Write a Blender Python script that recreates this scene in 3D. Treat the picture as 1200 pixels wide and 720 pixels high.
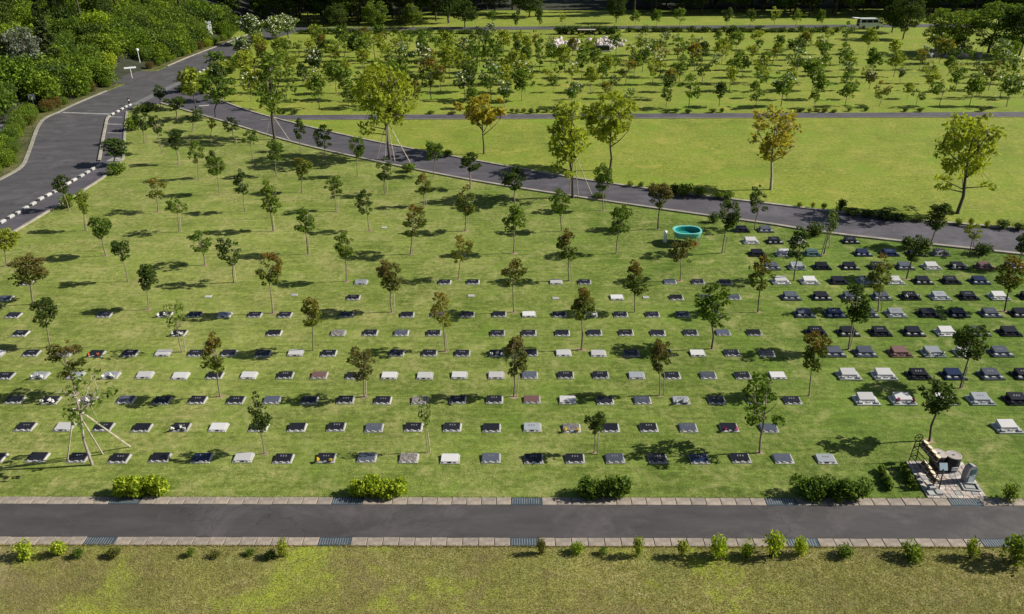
import bpy, math, random
import numpy as np
from mathutils import Vector, Matrix
sc = bpy.context.scene
for o in list(bpy.data.objects): bpy.data.objects.remove(o)
C = sc.collection

# ------------------------------------------------------------------ camera
F, YAW, PIT, ROL, H = 910.0, -0.01297, 0.46913, -0.00698, 21.09
fw = Vector((math.sin(YAW)*math.cos(PIT), math.cos(YAW)*math.cos(PIT), -math.sin(PIT)))
rt = Vector((math.cos(YAW), -math.sin(YAW), 0)); up = rt.cross(fw)
rt, up = rt*math.cos(ROL)+up*math.sin(ROL), -rt*math.sin(ROL)+up*math.cos(ROL)
cam_d = bpy.data.cameras.new('camera'); cam = bpy.data.objects.new('camera', cam_d); C.objects.link(cam)
cam_d.sensor_width = 36; cam_d.lens = 36*F/1200; cam_d.clip_start = .5; cam_d.clip_end = 3000
cam.matrix_world = Matrix(((rt.x, up.x, -fw.x, 0), (rt.y, up.y, -fw.y, 0), (rt.z, up.z, -fw.z, H), (0, 0, 0, 1)))
sc.camera = cam
# ------------------------------------------------------------------ light
SUN_EL, SUN_AZ = 35.0, 5.0          # azimuth measured from +X towards +Y
w = bpy.data.worlds.new('World'); sc.world = w; w.use_nodes = True
nt = w.node_tree; sky = nt.nodes.new('ShaderNodeTexSky'); sky.sky_type = 'NISHITA'; sky.sun_disc = False
sky.sun_elevation = math.radians(SUN_EL); sky.sun_rotation = math.radians(90-SUN_AZ)
nt.links.new(sky.outputs[0], nt.nodes['Background'].inputs[0]); nt.nodes['Background'].inputs[1].default_value = .05
sl = bpy.data.lights.new('sun', 'SUN'); sl.energy = 5.0; sl.angle = math.radians(.5); sl.color = (1, .95, .86)
so = bpy.data.objects.new('sun', sl); C.objects.link(so)
sd = Vector((math.cos(math.radians(SUN_AZ))*math.cos(math.radians(SUN_EL)), math.sin(math.radians(SUN_AZ))*math.cos(math.radians(SUN_EL)), math.sin(math.radians(SUN_EL))))
so.rotation_euler = sd.to_track_quat('Z', 'Y').to_euler(); so.location = (60, 0, 60)
sc.view_settings.view_transform = 'Standard'; sc.view_settings.look = 'None'
sc.view_settings.exposure = 0.42; sc.view_settings.gamma = 1

# ------------------------------------------------------------------ projection helpers (photo pixel -> point on the ground)
def g(px, py, z=0.0):
    d = fw + rt*((px-600)/F) - up*((py-360)/F)
    t = (z-H)/d.z
    return Vector((d.x*t, d.y*t, z))
def proj(p):
    q = Vector(p)-Vector((0, 0, H)); z = q.dot(fw)
    return 600+F*q.dot(rt)/z, 360-F*q.dot(up)/z, z
def height_for(p, top_py):                   # height of a vertical thing at p whose top shows at row top_py
    lo, hi = 0.0, 40.0
    for _ in range(30):
        m = (lo+hi)/2
        if proj((p.x, p.y, p.z+m))[1] > top_py: lo = m
        else: hi = m
    return lo

# ------------------------------------------------------------------ materials
def newmat(name):
    m = bpy.data.materials.new(name); m.use_nodes = True
    return m, m.node_tree, m.node_tree.nodes['Principled BSDF']
def N(nt, t, **k):
    n = nt.nodes.new(t)
    for a, b in k.items(): setattr(n, a, b)
    return n
def noise(nt, vec, scale, detail=4, rough=.6, dist=0):
    n = N(nt, 'ShaderNodeTexNoise'); n.inputs['Scale'].default_value = scale; n.inputs['Detail'].default_value = detail
    n.inputs['Roughness'].default_value = rough; n.inputs['Distortion'].default_value = dist
    nt.links.new(vec, n.inputs['Vector']); return n.outputs['Fac']
def ramp(nt, fac, stops):
    r = N(nt, 'ShaderNodeValToRGB'); e = r.color_ramp.elements
    e[0].position, e[0].color = stops[0][0], (*stops[0][1], 1)
    e[1].position, e[1].color = stops[-1][0], (*stops[-1][1], 1)
    for p, c in stops[1:-1]: x = e.new(p); x.color = (*c, 1)
    nt.links.new(fac, r.inputs[0]); return r.outputs[0]
def mix(nt, fac, a, b, mode='MIX'):
    m = N(nt, 'ShaderNodeMix', data_type='RGBA', blend_type=mode)
    for v, s in ((fac, m.inputs[0]), (a, m.inputs[6]), (b, m.inputs[7])):
        if isinstance(v, (int, float)): s.default_value = v
        elif isinstance(v, tuple): s.default_value = (*v, 1)
        else: nt.links.new(v, s)
    return m.outputs[2]
def bump(nt, b, h, strength, dist=.02):
    n = N(nt, 'ShaderNodeBump'); n.inputs['Strength'].default_value = strength; n.inputs['Distance'].default_value = dist
    nt.links.new(h, n.inputs['Height']); nt.links.new(n.outputs[0], b.inputs['Normal'])
def flat(name, col, rough=.7, var=.25, scale=6, bmp=.3, spec=.5, metal=0, coord='Object'):
    m, nt, b = newmat(name); tc = N(nt, 'ShaderNodeTexCoord').outputs[coord]
    n = noise(nt, tc, scale, 6)
    c = ramp(nt, n, [(.3, tuple(x*(1-var) for x in col)), (.7, tuple(min(1, x*(1+var)) for x in col))])
    oi = N(nt, 'ShaderNodeObjectInfo'); c = mix(nt, .5, c, ramp(nt, oi.outputs['Random'], [(0, (.72, .74, .76)), (1, (1.26, 1.22, 1.18))]), 'MULTIPLY')
    nt.links.new(c, b.inputs['Base Color']); b.inputs['Roughness'].default_value = rough
    b.inputs['Specular IOR Level'].default_value = spec; b.inputs['Metallic'].default_value = metal
    if bmp: bump(nt, b, noise(nt, tc, scale*6, 4), bmp, .01)
    return m

def grass_mat(name, dark, mid, light, dry, dryness=.5, streak=.35, fine=1.0):
    m, nt, b = newmat(name); tc = N(nt, 'ShaderNodeTexCoord').outputs['Object']
    big = noise(nt, tc, .07, 4, .6); med = noise(nt, tc, .55, 5, .7, .6); sm = noise(nt, tc, 3.2, 5, .75); gr = noise(nt, tc, 16*fine, 3, .8)
    c = ramp(nt, med, [(.3, dark), (.5, mid), (.72, light)])
    c = mix(nt, .45, c, ramp(nt, big, [(.35, dark), (.65, light)]))
    mp = N(nt, 'ShaderNodeMapping'); nt.links.new(tc, mp.inputs[0]); mp.inputs['Rotation'].default_value = (0, 0, .5); mp.inputs['Scale'].default_value = (.35, 2.4, 1)
    st = noise(nt, mp.outputs[0], .9, 5, .7, 1.2)
    c = mix(nt, ramp(nt, st, [(.47, (0, 0, 0)), (.66, (streak,)*3)]), c, tuple(x*1.3 for x in light))
    mp2 = N(nt, 'ShaderNodeMapping'); nt.links.new(tc, mp2.inputs[0]); mp2.inputs['Rotation'].default_value = (0, 0, -.75); mp2.inputs['Scale'].default_value = (.25, 3.2, 1); mp2.inputs['Location'].default_value = (7, 3, 0)
    c = mix(nt, ramp(nt, noise(nt, mp2.outputs[0], 1.1, 5, .75, .8), [(.5, (0, 0, 0)), (.68, (streak,)*3)]), c, tuple(x*.8 for x in dark))
    dm = N(nt, 'ShaderNodeMath', operation='MULTIPLY'); nt.links.new(noise(nt, tc, .28, 6, .75, .3), dm.inputs[0]); nt.links.new(sm, dm.inputs[1])
    c = mix(nt, ramp(nt, dm.outputs[0], [(.24, (0, 0, 0)), (.42, (dryness,)*3)]), c, dry)
    c = mix(nt, ramp(nt, gr, [(.3, (.75,)*3), (.62, (0, 0, 0))]), c, tuple(x*.45 for x in dark))
    c = mix(nt, .65, c, ramp(nt, sm, [(.3, (.42,)*3), (.7, (1.45,)*3)]), 'MULTIPLY')
    nt.links.new(c, b.inputs['Base Color']); b.inputs['Roughness'].default_value = .9; b.inputs['Specular IOR Level'].default_value = .15
    ad = N(nt, 'ShaderNodeMath', operation='ADD'); nt.links.new(gr, ad.inputs[0]); nt.links.new(sm, ad.inputs[1])
    bump(nt, b, ad.outputs[0], .55, .06)
    return m, nt, b
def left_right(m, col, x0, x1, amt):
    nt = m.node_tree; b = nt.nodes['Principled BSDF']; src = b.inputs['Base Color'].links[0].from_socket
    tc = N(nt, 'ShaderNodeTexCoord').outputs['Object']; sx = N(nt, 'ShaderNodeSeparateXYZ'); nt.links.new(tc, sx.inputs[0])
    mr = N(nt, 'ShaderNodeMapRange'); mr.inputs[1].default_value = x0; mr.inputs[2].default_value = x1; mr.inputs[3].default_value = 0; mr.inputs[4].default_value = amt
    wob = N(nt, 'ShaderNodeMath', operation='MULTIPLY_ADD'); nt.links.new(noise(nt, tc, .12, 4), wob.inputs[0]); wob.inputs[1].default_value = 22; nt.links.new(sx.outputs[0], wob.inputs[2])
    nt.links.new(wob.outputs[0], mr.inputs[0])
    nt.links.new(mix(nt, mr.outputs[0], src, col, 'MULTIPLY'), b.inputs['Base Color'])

M = {}
M['lawn'] = grass_mat('mown_lawn', (.100, .150, .022), (.225, .280, .052), (.36, .41, .100), (.42, .36, .16), .9, .45)[0]
left_right(M['lawn'], (.50, .68, .40), -4, 38, 1)  # greener to the right; light falloff across the lawn also painted into colour
M['far_lawn'] = grass_mat('far_lawn', (.14, .20, .026), (.255, .315, .038), (.345, .385, .055), (.38, .34, .10), .7, .35)[0]
M['near_lawn'] = grass_mat('rough_grass', (.16, .165, .045), (.30, .285, .090), (.40, .41, .095), (.42, .34, .18), .8, .1, .9)[0]
def patches(m, col, scale, lo, hi, amt, seed):
    nt = m.node_tree; b = nt.nodes['Principled BSDF']; src = b.inputs['Base Color'].links[0].from_socket
    tc = N(nt, 'ShaderNodeTexCoord').outputs['Object']; mp = N(nt, 'ShaderNodeMapping'); nt.links.new(tc, mp.inputs[0]); mp.inputs['Location'].default_value = (seed, seed*2, 0)
    nt.links.new(mix(nt, ramp(nt, noise(nt, mp.outputs[0], scale, 7, .72, .4), [(lo, (0, 0, 0)), (hi, (amt,)*3)]), src, col), b.inputs['Base Color'])
patches(M['near_lawn'], (.34, .43, .035), .15, .52, .62, .8, 3.0); patches(M['near_lawn'], (.20, .155, .085), .3, .50, .66, .7, 9.0); patches(M['near_lawn'], (.15, .21, .06), .5, .55, .7, .5, 19.0)
patches(M['lawn'], (.40, .37, .15), .6, .53, .70, .6, 5.0); patches(M['lawn'], (.16, .26, .03), .22, .54, .7, .5, 13.0)
patches(M['far_lawn'], (.17, .27, .025), .12, .50, .64, .7, 4.0); patches(M['far_lawn'], (.36, .33, .07), .3, .54, .68, .65, 23.0)
M['forest_floor'] = flat('forest_floor', (.03, .035, .014), .95, .5, .8, .6)
M['verge_soil'] = grass_mat('verge_soil', (.05, .06, .02), (.10, .11, .035), (.19, .20, .06), (.30, .25, .14), .9, .1)[0]
M['bare_earth'] = flat('bare_earth', (.30, .235, .13), .95, .35, 2, .5)
M['gravel'] = flat('gravel', (.16, .155, .15), .95, .35, 5, .6)

def asphalt(name, col):
    m, nt, b = newmat(name); tc = N(nt, 'ShaderNodeTexCoord').outputs['Object']
    mp = N(nt, 'ShaderNodeMapping'); nt.links.new(tc, mp.inputs[0]); mp.inputs['Scale'].default_value = (.3, 1, 1)
    c = ramp(nt, noise(nt, mp.outputs[0], .9, 7, .72), [(.32, tuple(x*.62 for x in col)), (.68, tuple(x*1.32 for x in col))])
    c = mix(nt, ramp(nt, noise(nt, tc, 45, 2, .8), [(.4, (.3,)*3), (.75, (0, 0, 0))]), c, tuple(x*.45 for x in col))
    c = mix(nt, ramp(nt, noise(nt, tc, .25, 5, .8, .8), [(.5, (0, 0, 0)), (.66, (.65,)*3)]), c, tuple(x*1.6 for x in col))
    vo = N(nt, 'ShaderNodeTexVoronoi', feature='DISTANCE_TO_EDGE'); vo.inputs['Scale'].default_value = .42
    wv = N(nt, 'ShaderNodeVectorMath', operation='ADD'); nz = N(nt, 'ShaderNodeTexNoise'); nz.inputs['Scale'].default_value = 1.6; nt.links.new(tc, nz.inputs['Vector']); nt.links.new(nz.outputs['Color'], wv.inputs[0]); nt.links.new(tc, wv.inputs[1]); nt.links.new(wv.outputs[0], vo.inputs['Vector'])
    cr = N(nt, 'ShaderNodeMath', operation='MULTIPLY'); nt.links.new(ramp(nt, vo.outputs['Distance'], [(0, (.55,)*3), (.016, (0, 0, 0))]), cr.inputs[0]); nt.links.new(ramp(nt, noise(nt, tc, .15, 3), [(.48, (0, 0, 0)), (.56, (1,)*3)]), cr.inputs[1])
    c = mix(nt, cr.outputs[0], c, tuple(x*.35 for x in col))
    c = mix(nt, ramp(nt, noise(nt, tc, .6, 6, .8, 1.5), [(.55, (0, 0, 0)), (.68, (.4,)*3)]), c, tuple(x*.6 for x in col))
    nt.links.new(c, b.inputs['Base Color']); b.inputs['Roughness'].default_value = .82
    bump(nt, b, noise(nt, tc, 40, 3), .35, .01); return m
M['asphalt'] = asphalt('asphalt', (.066, .059, .059)); M['asphalt_dark'] = asphalt('road_asphalt', (.082, .075, .088)); M['asphalt_main'] = asphalt('main_road_asphalt', (.080, .076, .079))
M['concrete'] = flat('kerb_concrete', (.29, .245, .20), .9, .32, 3, .4, coord='Object')
M['kerb'] = flat('pale_kerb', (.30, .275, .22), .9, .3, 1.2, .3)
M['white_block'] = flat('white_painted_block', (.42, .41, .385), .7, .08, 3, .1)
M['line'] = flat('worn_white_line', (.26, .26, .25), .85, .35, 1.5, .1)
M['pale_line'] = flat('pale_gutter_band', (.16, .16, .16), .85, .3, 1.0, .1)
M['grate'] = flat('drain_cover', (.075, .11, .13), .5, .25, 4, .2, metal=.3)
M['slot_and_shade'] = flat('dark_slot_and_shade', (.02, .02, .022), .8, .2)
M['white_metal'] = flat('white_paint', (.85, .86, .88), .4, .04, 2, 0)
M['grey_metal'] = flat('galvanised_steel', (.4, .4, .4), .45, .15, 4, .1, metal=.6)
M['brown_metal'] = flat('dark_iron', (.045, .03, .022), .55, .3, 6, .2, metal=.4)
M['black'] = flat('black_plastic', (.014, .014, .015), .65, .2, 6, .1)
M['rubber'] = flat('rubber', (.025, .025, .025), .8, .1)
M['glass'] = flat('dark_glass', (.015, .02, .025), .06, .1, 2, 0)
M['pail_wood'] = flat('pail_wood', (.10, .05, .025), .6, .4, 9, .2)
M['pail_base'] = flat('pail_pale_wood', (.58, .50, .34), .6, .12, 9, .1)
M['lid'] = flat('weathered_lid', (.42, .37, .33), .6, .2, 5, .1)
M['teal'] = flat('teal_plastic', (.02, .25, .22), .35, .08, 3, 0)
M['teal_pale'] = flat('teal_rim', (.16, .50, .45), .35, .08, 3, 0)
M['red'] = flat('red_plastic', (.45, .04, .03), .4, .1, 3, 0)
M['yellow'] = flat('yellow_plastic', (.6, .45, .04), .4, .1, 3, 0)
M['log'] = flat('cut_log', (.22, .10, .05), .9, .4, 4, .4)
M['boulder'] = flat('white_boulder', (.52, .46, .43), .85, .22, 2.5, .5)
M['grey_rock'] = flat('grey_rock', (.27, .26, .27), .9, .3, 2.5, .6)
M['paving'] = [flat('paving_stone_%s' % n, c, .85, .4, 14, .5) for n, c in (('white', (.48, .45, .41)), ('pink', (.42, .35, .31)), ('grey', (.34, .325, .31)), ('cream', (.45, .40, .34)))]
M['engraving'] = flat('worn_engraving', (.16, .16, .17), .6, .3, 20)
M['mortar'] = flat('mortar', (.28, .26, .23), .95, .2)
def stone(name, col, rough, var=.3, scale=60, spec=.5):
    m, nt, b = newmat(name); tc = N(nt, 'ShaderNodeTexCoord').outputs['Object']
    c = ramp(nt, noise(nt, tc, scale, 3, .8), [(.35, tuple(x*(1-var) for x in col)), (.65, tuple(min(.9, x*(1+var)) for x in col))])
    oi = N(nt, 'ShaderNodeObjectInfo'); c = mix(nt, .5, c, ramp(nt, oi.outputs['Random'], [(0, (.6,)*3), (1, (1.4,)*3)]), 'MULTIPLY')
    nt.links.new(c, b.inputs['Base Color']); b.inputs['Roughness'].default_value = rough; b.inputs['Specular IOR Level'].default_value = spec; return m
ST = {'d': ('dark', stone('black_granite', (.018, .018, .022), .22)), 'n': ('navy blue', stone('navy_granite', (.02, .03, .07), .2)),
      'g': ('grey', stone('blue_grey_granite', (.075, .085, .11), .3)), 'l': ('light grey', stone('light_grey_granite', (.27, .29, .31), .45)),
      'w': ('white', stone('white_granite', (.52, .51, .50), .5, .12)), 'r': ('reddish brown', stone('red_granite', (.16, .09, .08), .35)),
      'p': ('mottled grey', stone('mottled_granite', (.20, .18, .16), .5, .8, 14)), 'e': ('greenish', stone('green_granite', (.07, .12, .11), .3))}
M['frame_stone'] = stone('pale_frame_granite', (.36, .35, .32), .7, .15)
M['block_stone'] = stone('pale_block_granite', (.36, .36, .35), .6, .12)
M['petal_cream'] = flat('cream_petals', (.62, .64, .48), .7, .1); M['petal_white'] = flat('white_petals', (.8, .78, .75), .7, .1); M['petal_yellow'] = flat('yellow_petals', (.75, .55, .03), .7, .15)
M['petal_orange'] = flat('orange_petals', (.75, .18, .03), .7, .2); M['petal_magenta'] = flat('magenta_petals', (.55, .04, .2), .7, .2)

def leaf_mat(name, c0, c1, tip=None, tip_amt=.6, trans=.35, tip_scale=2.2):
    m, nt, b = newmat(name); nt.nodes.remove(b); out = nt.nodes['Material Output']
    gi = N(nt, 'ShaderNodeNewGeometry'); oi = N(nt, 'ShaderNodeObjectInfo')
    c = ramp(nt, gi.outputs['Random Per Island'], [(0, c0), (.75, c1), (1, tuple(min(.6, x*1.5) for x in c1))])
    c = mix(nt, .6, c, ramp(nt, oi.outputs['Random'], [(0, (.72, .8, .7)), (.5, (1, 1, 1)), (1, (1.35, 1.2, 1.1))]), 'MULTIPLY')
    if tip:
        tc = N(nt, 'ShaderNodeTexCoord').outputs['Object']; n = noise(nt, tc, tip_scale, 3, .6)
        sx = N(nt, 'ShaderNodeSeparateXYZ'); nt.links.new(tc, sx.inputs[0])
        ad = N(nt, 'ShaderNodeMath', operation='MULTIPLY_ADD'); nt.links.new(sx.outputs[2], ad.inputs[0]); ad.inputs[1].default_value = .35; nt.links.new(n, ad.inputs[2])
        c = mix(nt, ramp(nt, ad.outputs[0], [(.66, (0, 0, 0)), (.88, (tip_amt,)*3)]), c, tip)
    d = N(nt, 'ShaderNodeBsdfDiffuse'); t = N(nt, 'ShaderNodeBsdfTranslucent'); gl = N(nt, 'ShaderNodeBsdfGlossy'); gl.inputs['Roughness'].default_value = .6; gl.inputs[0].default_value = (.5, .5, .5, 1)
    nt.links.new(c, d.inputs[0]); nt.links.new(mix(nt, .6, c, (1.5, 1.4, .5), 'MULTIPLY'), t.inputs[0])
    ms = N(nt, 'ShaderNodeMixShader'); ms.inputs[0].default_value = trans; nt.links.new(d.outputs[0], ms.inputs[1]); nt.links.new(t.outputs[0], ms.inputs[2])
    m2 = N(nt, 'ShaderNodeMixShader'); m2.inputs[0].default_value = .02; nt.links.new(ms.outputs[0], m2.inputs[1]); nt.links.new(gl.outputs[0], m2.inputs[2])
    nt.links.new(m2.outputs[0], out.inputs[0]); return m
L = {'d': leaf_mat('dark_green_leaves', (.024, .048, .010), (.080, .125, .022), None, 0, .4),
     'g': leaf_mat('green_leaves', (.045, .090, .012), (.150, .225, .028), None, 0, .42),
     'y': leaf_mat('yellow_green_leaves', (.11, .16, .016), (.28, .33, .04), None, 0, .42),
     'r': leaf_mat('rust_tipped_leaves', (.042, .072, .013), (.145, .190, .028), (.25, .10, .025), .55, .42),
     'o': leaf_mat('orange_tinted_leaves', (.065, .095, .014), (.20, .23, .035), (.30, .16, .025), .5, .42),
     'b': leaf_mat('brown_leaves', (.045, .060, .015), (.15, .165, .036), (.18, .09, .03), .5, .42),
     'G': leaf_mat('bright_shrub_leaves', (.040, .085, .008), (.18, .265, .022), None, 0, .35),
     'Y': leaf_mat('lime_hedge_leaves', (.10, .18, .010), (.34, .44, .03), None, 0, .4),
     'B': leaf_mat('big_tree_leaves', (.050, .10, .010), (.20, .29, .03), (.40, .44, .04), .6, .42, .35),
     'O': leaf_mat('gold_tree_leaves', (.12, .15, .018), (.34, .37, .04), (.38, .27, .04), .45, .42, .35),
     'C': leaf_mat('cedar_needles', (.016, .032, .010), (.075, .105, .026), None, 0, .15),
     'F': leaf_mat('forest_leaves', (.018, .038, .008), (.080, .125, .018), None, 0, .28),
     'S': leaf_mat('silver_leaves', (.05, .07, .045), (.20, .23, .16), None, 0, .15)}
def bark_mat(name, c):
    return flat(name, c, .9, .4, 5, .6)
M['bark'] = bark_mat('young_bark', (.24, .19, .14)); M['bark_dark'] = bark_mat('dark_bark', (.075, .06, .05)); M['bark_pale'] = bark_mat('pale_bark', (.30, .26, .22))
M['stake'] = bark_mat('pale_stake_wood', (.48, .42, .32))

# ------------------------------------------------------------------ object helpers
def mesh(name, v, f, mats, mi=None, smooth=False):
    me = bpy.data.meshes.new(name); me.from_pydata([tuple(a) for a in v], [], [tuple(a) for a in f]); me.update()
    for m in (mats if isinstance(mats, (list, tuple)) else [mats]): me.materials.append(m)
    if mi is not None: me.polygons.foreach_set('material_index', list(mi))
    if smooth: me.polygons.foreach_set('use_smooth', [True]*len(me.polygons))
    return me
def link(name, data, parent=None, loc=None, rot=None, scl=None):
    o = bpy.data.objects.new(name, data); C.objects.link(o)
    if parent: o.parent = parent
    if loc is not None: o.location = loc
    if rot is not None: o.rotation_euler = rot
    if scl is not None: o.scale = scl
    return o
def tag(o, label=None, cat=None, group=None, kind=None):
    for k, v in (('label', label), ('category', cat), ('group', group), ('kind', kind)):
        if v: o[k] = v
    return o
def thing(name, label, cat, loc=(0, 0, 0), rz=0, group=None):
    return tag(link(name, None, None, loc, (0, 0, rz)), label, cat, group)
class MB:
    def __init__(s): s.v = []; s.f = []; s.m = []
    def add(s, v, f, m=0):
        n = len(s.v); s.v += [tuple(a) for a in v]; s.f += [tuple(i+n for i in a) for a in f]; s.m += [m]*len(f)
    def box(s, x0, x1, y0, y1, z0, z1, m=0, bev=0.0):
        if bev:
            b = min(bev, (x1-x0)/3, (y1-y0)/3, (z1-z0)/2)
            v = [(x0, y0, z0), (x1, y0, z0), (x1, y1, z0), (x0, y1, z0), (x0, y0, z1-b), (x1, y0, z1-b), (x1, y1, z1-b), (x0, y1, z1-b),
                 (x0+b, y0+b, z1), (x1-b, y0+b, z1), (x1-b, y1-b, z1), (x0+b, y1-b, z1)]
            f = [(0, 3, 2, 1)]+[(i, (i+1) % 4, (i+1) % 4+4, i+4) for i in range(4)]+[(i+4, (i+1) % 4+4, (i+1) % 4+8, i+8) for i in range(4)]+[(8, 9, 10, 11)]
        else:
            v = [(x0, y0, z0), (x1, y0, z0), (x1, y1, z0), (x0, y1, z0), (x0, y0, z1), (x1, y0, z1), (x1, y1, z1), (x0, y1, z1)]
            f = [(0, 3, 2, 1), (4, 5, 6, 7), (0, 1, 5, 4), (1, 2, 6, 5), (2, 3, 7, 6), (3, 0, 4, 7)]
        s.add(v, f, m); return s
    def wedge(s, x0, x1, y0, y1, z0, zf, zb, m=0, bev=.012):   # top slopes from zf (front, y0) to zb (back, y1)
        b = bev
        v = [(x0, y0, z0), (x1, y0, z0), (x1, y1, z0), (x0, y1, z0), (x0, y0, zf-b), (x1, y0, zf-b), (x1, y1, zb-b), (x0, y1, zb-b),
             (x0+b, y0+b, zf), (x1-b, y0+b, zf), (x1-b, y1-b, zb), (x0+b, y1-b, zb)]
        f = [(0, 3, 2, 1)]+[(i, (i+1) % 4, (i+1) % 4+4, i+4) for i in range(4)]+[(i+4, (i+1) % 4+4, (i+1) % 4+8, i+8) for i in range(4)]+[(8, 9, 10, 11)]
        s.add(v, f, m); return s
    def tube(s, pts, rad, n=6, m=0, cap=True):
        rings = []
        for i, p in enumerate(pts):
            p = Vector(p); a = Vector(pts[max(0, i-1)]); b = Vector(pts[min(len(pts)-1, i+1)]); t = (b-a).normalized()
            u = t.cross(Vector((0, 0, 1)) if abs(t.z) < .9 else Vector((1, 0, 0))).normalized(); w_ = t.cross(u)
            r = rad[i] if isinstance(rad, (list, tuple)) else rad
            rings.append([p+(u*math.cos(2*math.pi*k/n)+w_*math.sin(2*math.pi*k/n))*r for k in range(n)])
        v = [q for r in rings for q in r]; f = []
        for i in range(len(pts)-1):
            for k in range(n): f.append((i*n+k, i*n+(k+1) % n, (i+1)*n+(k+1) % n, (i+1)*n+k))
        if cap: f.append(tuple(range(n))[::-1]); f.append(tuple((len(pts)-1)*n+k for k in range(n)))
        s.add(v, f, m); return s
    def lathe(s, prof, n=16, m=0, at=(0, 0, 0), cap=True):
        v = [(at[0]+r*math.cos(2*math.pi*k/n), at[1]+r*math.sin(2*math.pi*k/n), at[2]+z) for r, z in prof for k in range(n)]; f = []
        for i in range(len(prof)-1):
            for k in range(n): f.append((i*n+k, i*n+(k+1) % n, (i+1)*n+(k+1) % n, (i+1)*n+k))
        if cap: f.append(tuple(range(n))[::-1]); f.append(tuple((len(prof)-1)*n+k for k in range(n)))
        s.add(v, f, m); return s
    def me(s, name, mats, smooth=False): return mesh(name, s.v, s.f, mats, s.m, smooth)
    def build(s, name, mats, parent=None, smooth=False, **k): return link(name, s.me(name, mats, smooth), parent, **k)

def sheet(name, pts, z, mat, thick=0.0):
    v = [(p[0], p[1], z) for p in pts]; n = len(v)
    o = link(name, mesh(name, v, [tuple(range(n))], mat)); o['kind'] = 'structure'; return o
def ribbon(name, left, right, z, mat):
    v = []; f = []
    for i, (a, b) in enumerate(zip(left, right)): v += [(a[0], a[1], z), (b[0], b[1], z)]
    for i in range(len(left)-1): f.append((2*i, 2*i+1, 2*i+3, 2*i+2))
    o = link(name, mesh(name, v, f, mat)); o['kind'] = 'structure'; return o
def resample(pts, n):
    P = [Vector((p[0], p[1], 0)) for p in pts]
    # Catmull-Rom through the points
    out = []
    Q = [P[0]*2-P[1]]+P+[P[-1]*2-P[-2]]; m = len(P)-1
    for j in range(n):
        t = j/(n-1)*m; i = min(int(t), m-1); u = t-i; a, b, c, d = Q[i:i+4]
        out.append(.5*((2*b)+(c-a)*u+(2*a-5*b+4*c-d)*u*u+(3*b-a-3*c+d)*u**3))
    return out
def kerb_line(name, pts, width, hgt, mat, side=1, kind='structure'):
    mb = MB(); n = len(pts); v = []
    for i, p in enumerate(pts):
        t = (pts[min(n-1, i+1)]-pts[max(0, i-1)]).normalized(); q = Vector((-t.y, t.x, 0))*side*width
        v += [(p.x, p.y, -.02), (p.x, p.y, hgt), (p.x+q.x, p.y+q.y, hgt), (p.x+q.x, p.y+q.y, -.02)]
    f = []
    for i in range(n-1):
        for k in range(3): f.append((i*4+k, i*4+k+1, i*4+k+5, i*4+k+4))
    o = link(name, mesh(name, v, f, mat)); o['kind'] = kind; return o

# ------------------------------------------------------------------ ground, hill, roads
def ss(a, b, x): t = max(0, min(1, (x-a)/(b-a))); return t*t*(3-2*t)
def hill(x, y):
    d = -58.5-x
    if d <= 0: h = 0
    else: h = 12*(1-math.exp(-d/26.0))*ss(86, 98, y)
    h *= 1-.93*math.exp(-((y-117)/4.0)**2)*(1-ss(62, 75, -x))
    b = max(0, y-205)*.10
    return h + min(b, 12)
o = sheet('ground', [(-1500, -600), (1500, -600), (1500, 2500), (-1500, 2500)], -.03, M['far_lawn'])
# hillside grid
v = []; f = []; xs = list(np.arange(-190, -57.9, 3.3)); ys = list(np.arange(60, 262, 3.3))
for y in ys:
    for x in xs: v.append((x, y, hill(x, y)+(random.Random(int(x*7+y*13)).uniform(-.1, .1) if x < -61 else 0)-.01))
nx = len(xs)
for j in range(len(ys)-1):
    for i in range(nx-1): f.append((j*nx+i, j*nx+i+1, (j+1)*nx+i+1, (j+1)*nx+i))
o = link('hillside', mesh('hillside', v, f, M['forest_floor'], smooth=True)); o['kind'] = 'structure'
v = []; f = []; xs = list(np.arange(-58, 200, 6)); ys = list(np.arange(196, 300, 6))
for y in ys:
    for x in xs: v.append((x, y, hill(x, y)-.008-(2 if y < 197 else 0)))
nx = len(xs)
for j in range(len(ys)-1):
    for i in range(nx-1): f.append((j*nx+i, j*nx+i+1, (j+1)*nx+i+1, (j+1)*nx+i))
o = link('back_slope', mesh('back_slope', v, f, M['forest_floor'], smooth=True)); o['kind'] = 'structure'

sheet('rough_verge_lawn', [(-60, -5), (60, -5), (60, 21.83), (-60, 21.83)], -.012, M['near_lawn'])
# grave lawn polygon
lower_px = [(190, 121), (223, 129), (262, 142), (300, 154), (357, 170), (400, 179), (425, 185), (490, 199), (592, 217), (607, 220), (720, 238), (790, 247), (830, 254), (900, 262), (930, 267), (980, 274), (1052, 282), (1135, 290), (1200, 298)]
lower = [g(*p) for p in lower_px]; dirn = (lower[-1]-lower[-4]).normalized(); lower += [lower[-1]+dirn*12, lower[-1]+dirn*26]
lower = resample([lower[0], lower[2], lower[4], lower[7], lower[9], lower[11], lower[13], lower[15], lower[18], lower[19], lower[20]], 60)
lawn_left = [g(*p) for p in [(160, 123), (150, 131), (148, 150), (147, 168), (146, 186), (122, 209), (97, 225), (67, 243), (20, 271), (0, 283)]]
ll = lawn_left[-1]; lawn_left += [ll+Vector((-3, -3, 0)), Vector((-46, 38, 0)), Vector((-52, 24.55, 0))]
poly = [*lawn_left[::-1], *lower, Vector((60, 24.55, 0))]
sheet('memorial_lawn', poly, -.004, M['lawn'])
sheet('left_lawn_margin', [(-110, 24.55), (-52.01, 24.55), (-46.01, 38), (-46, 42), (-110, 42)], -.006, M['lawn'])
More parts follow.
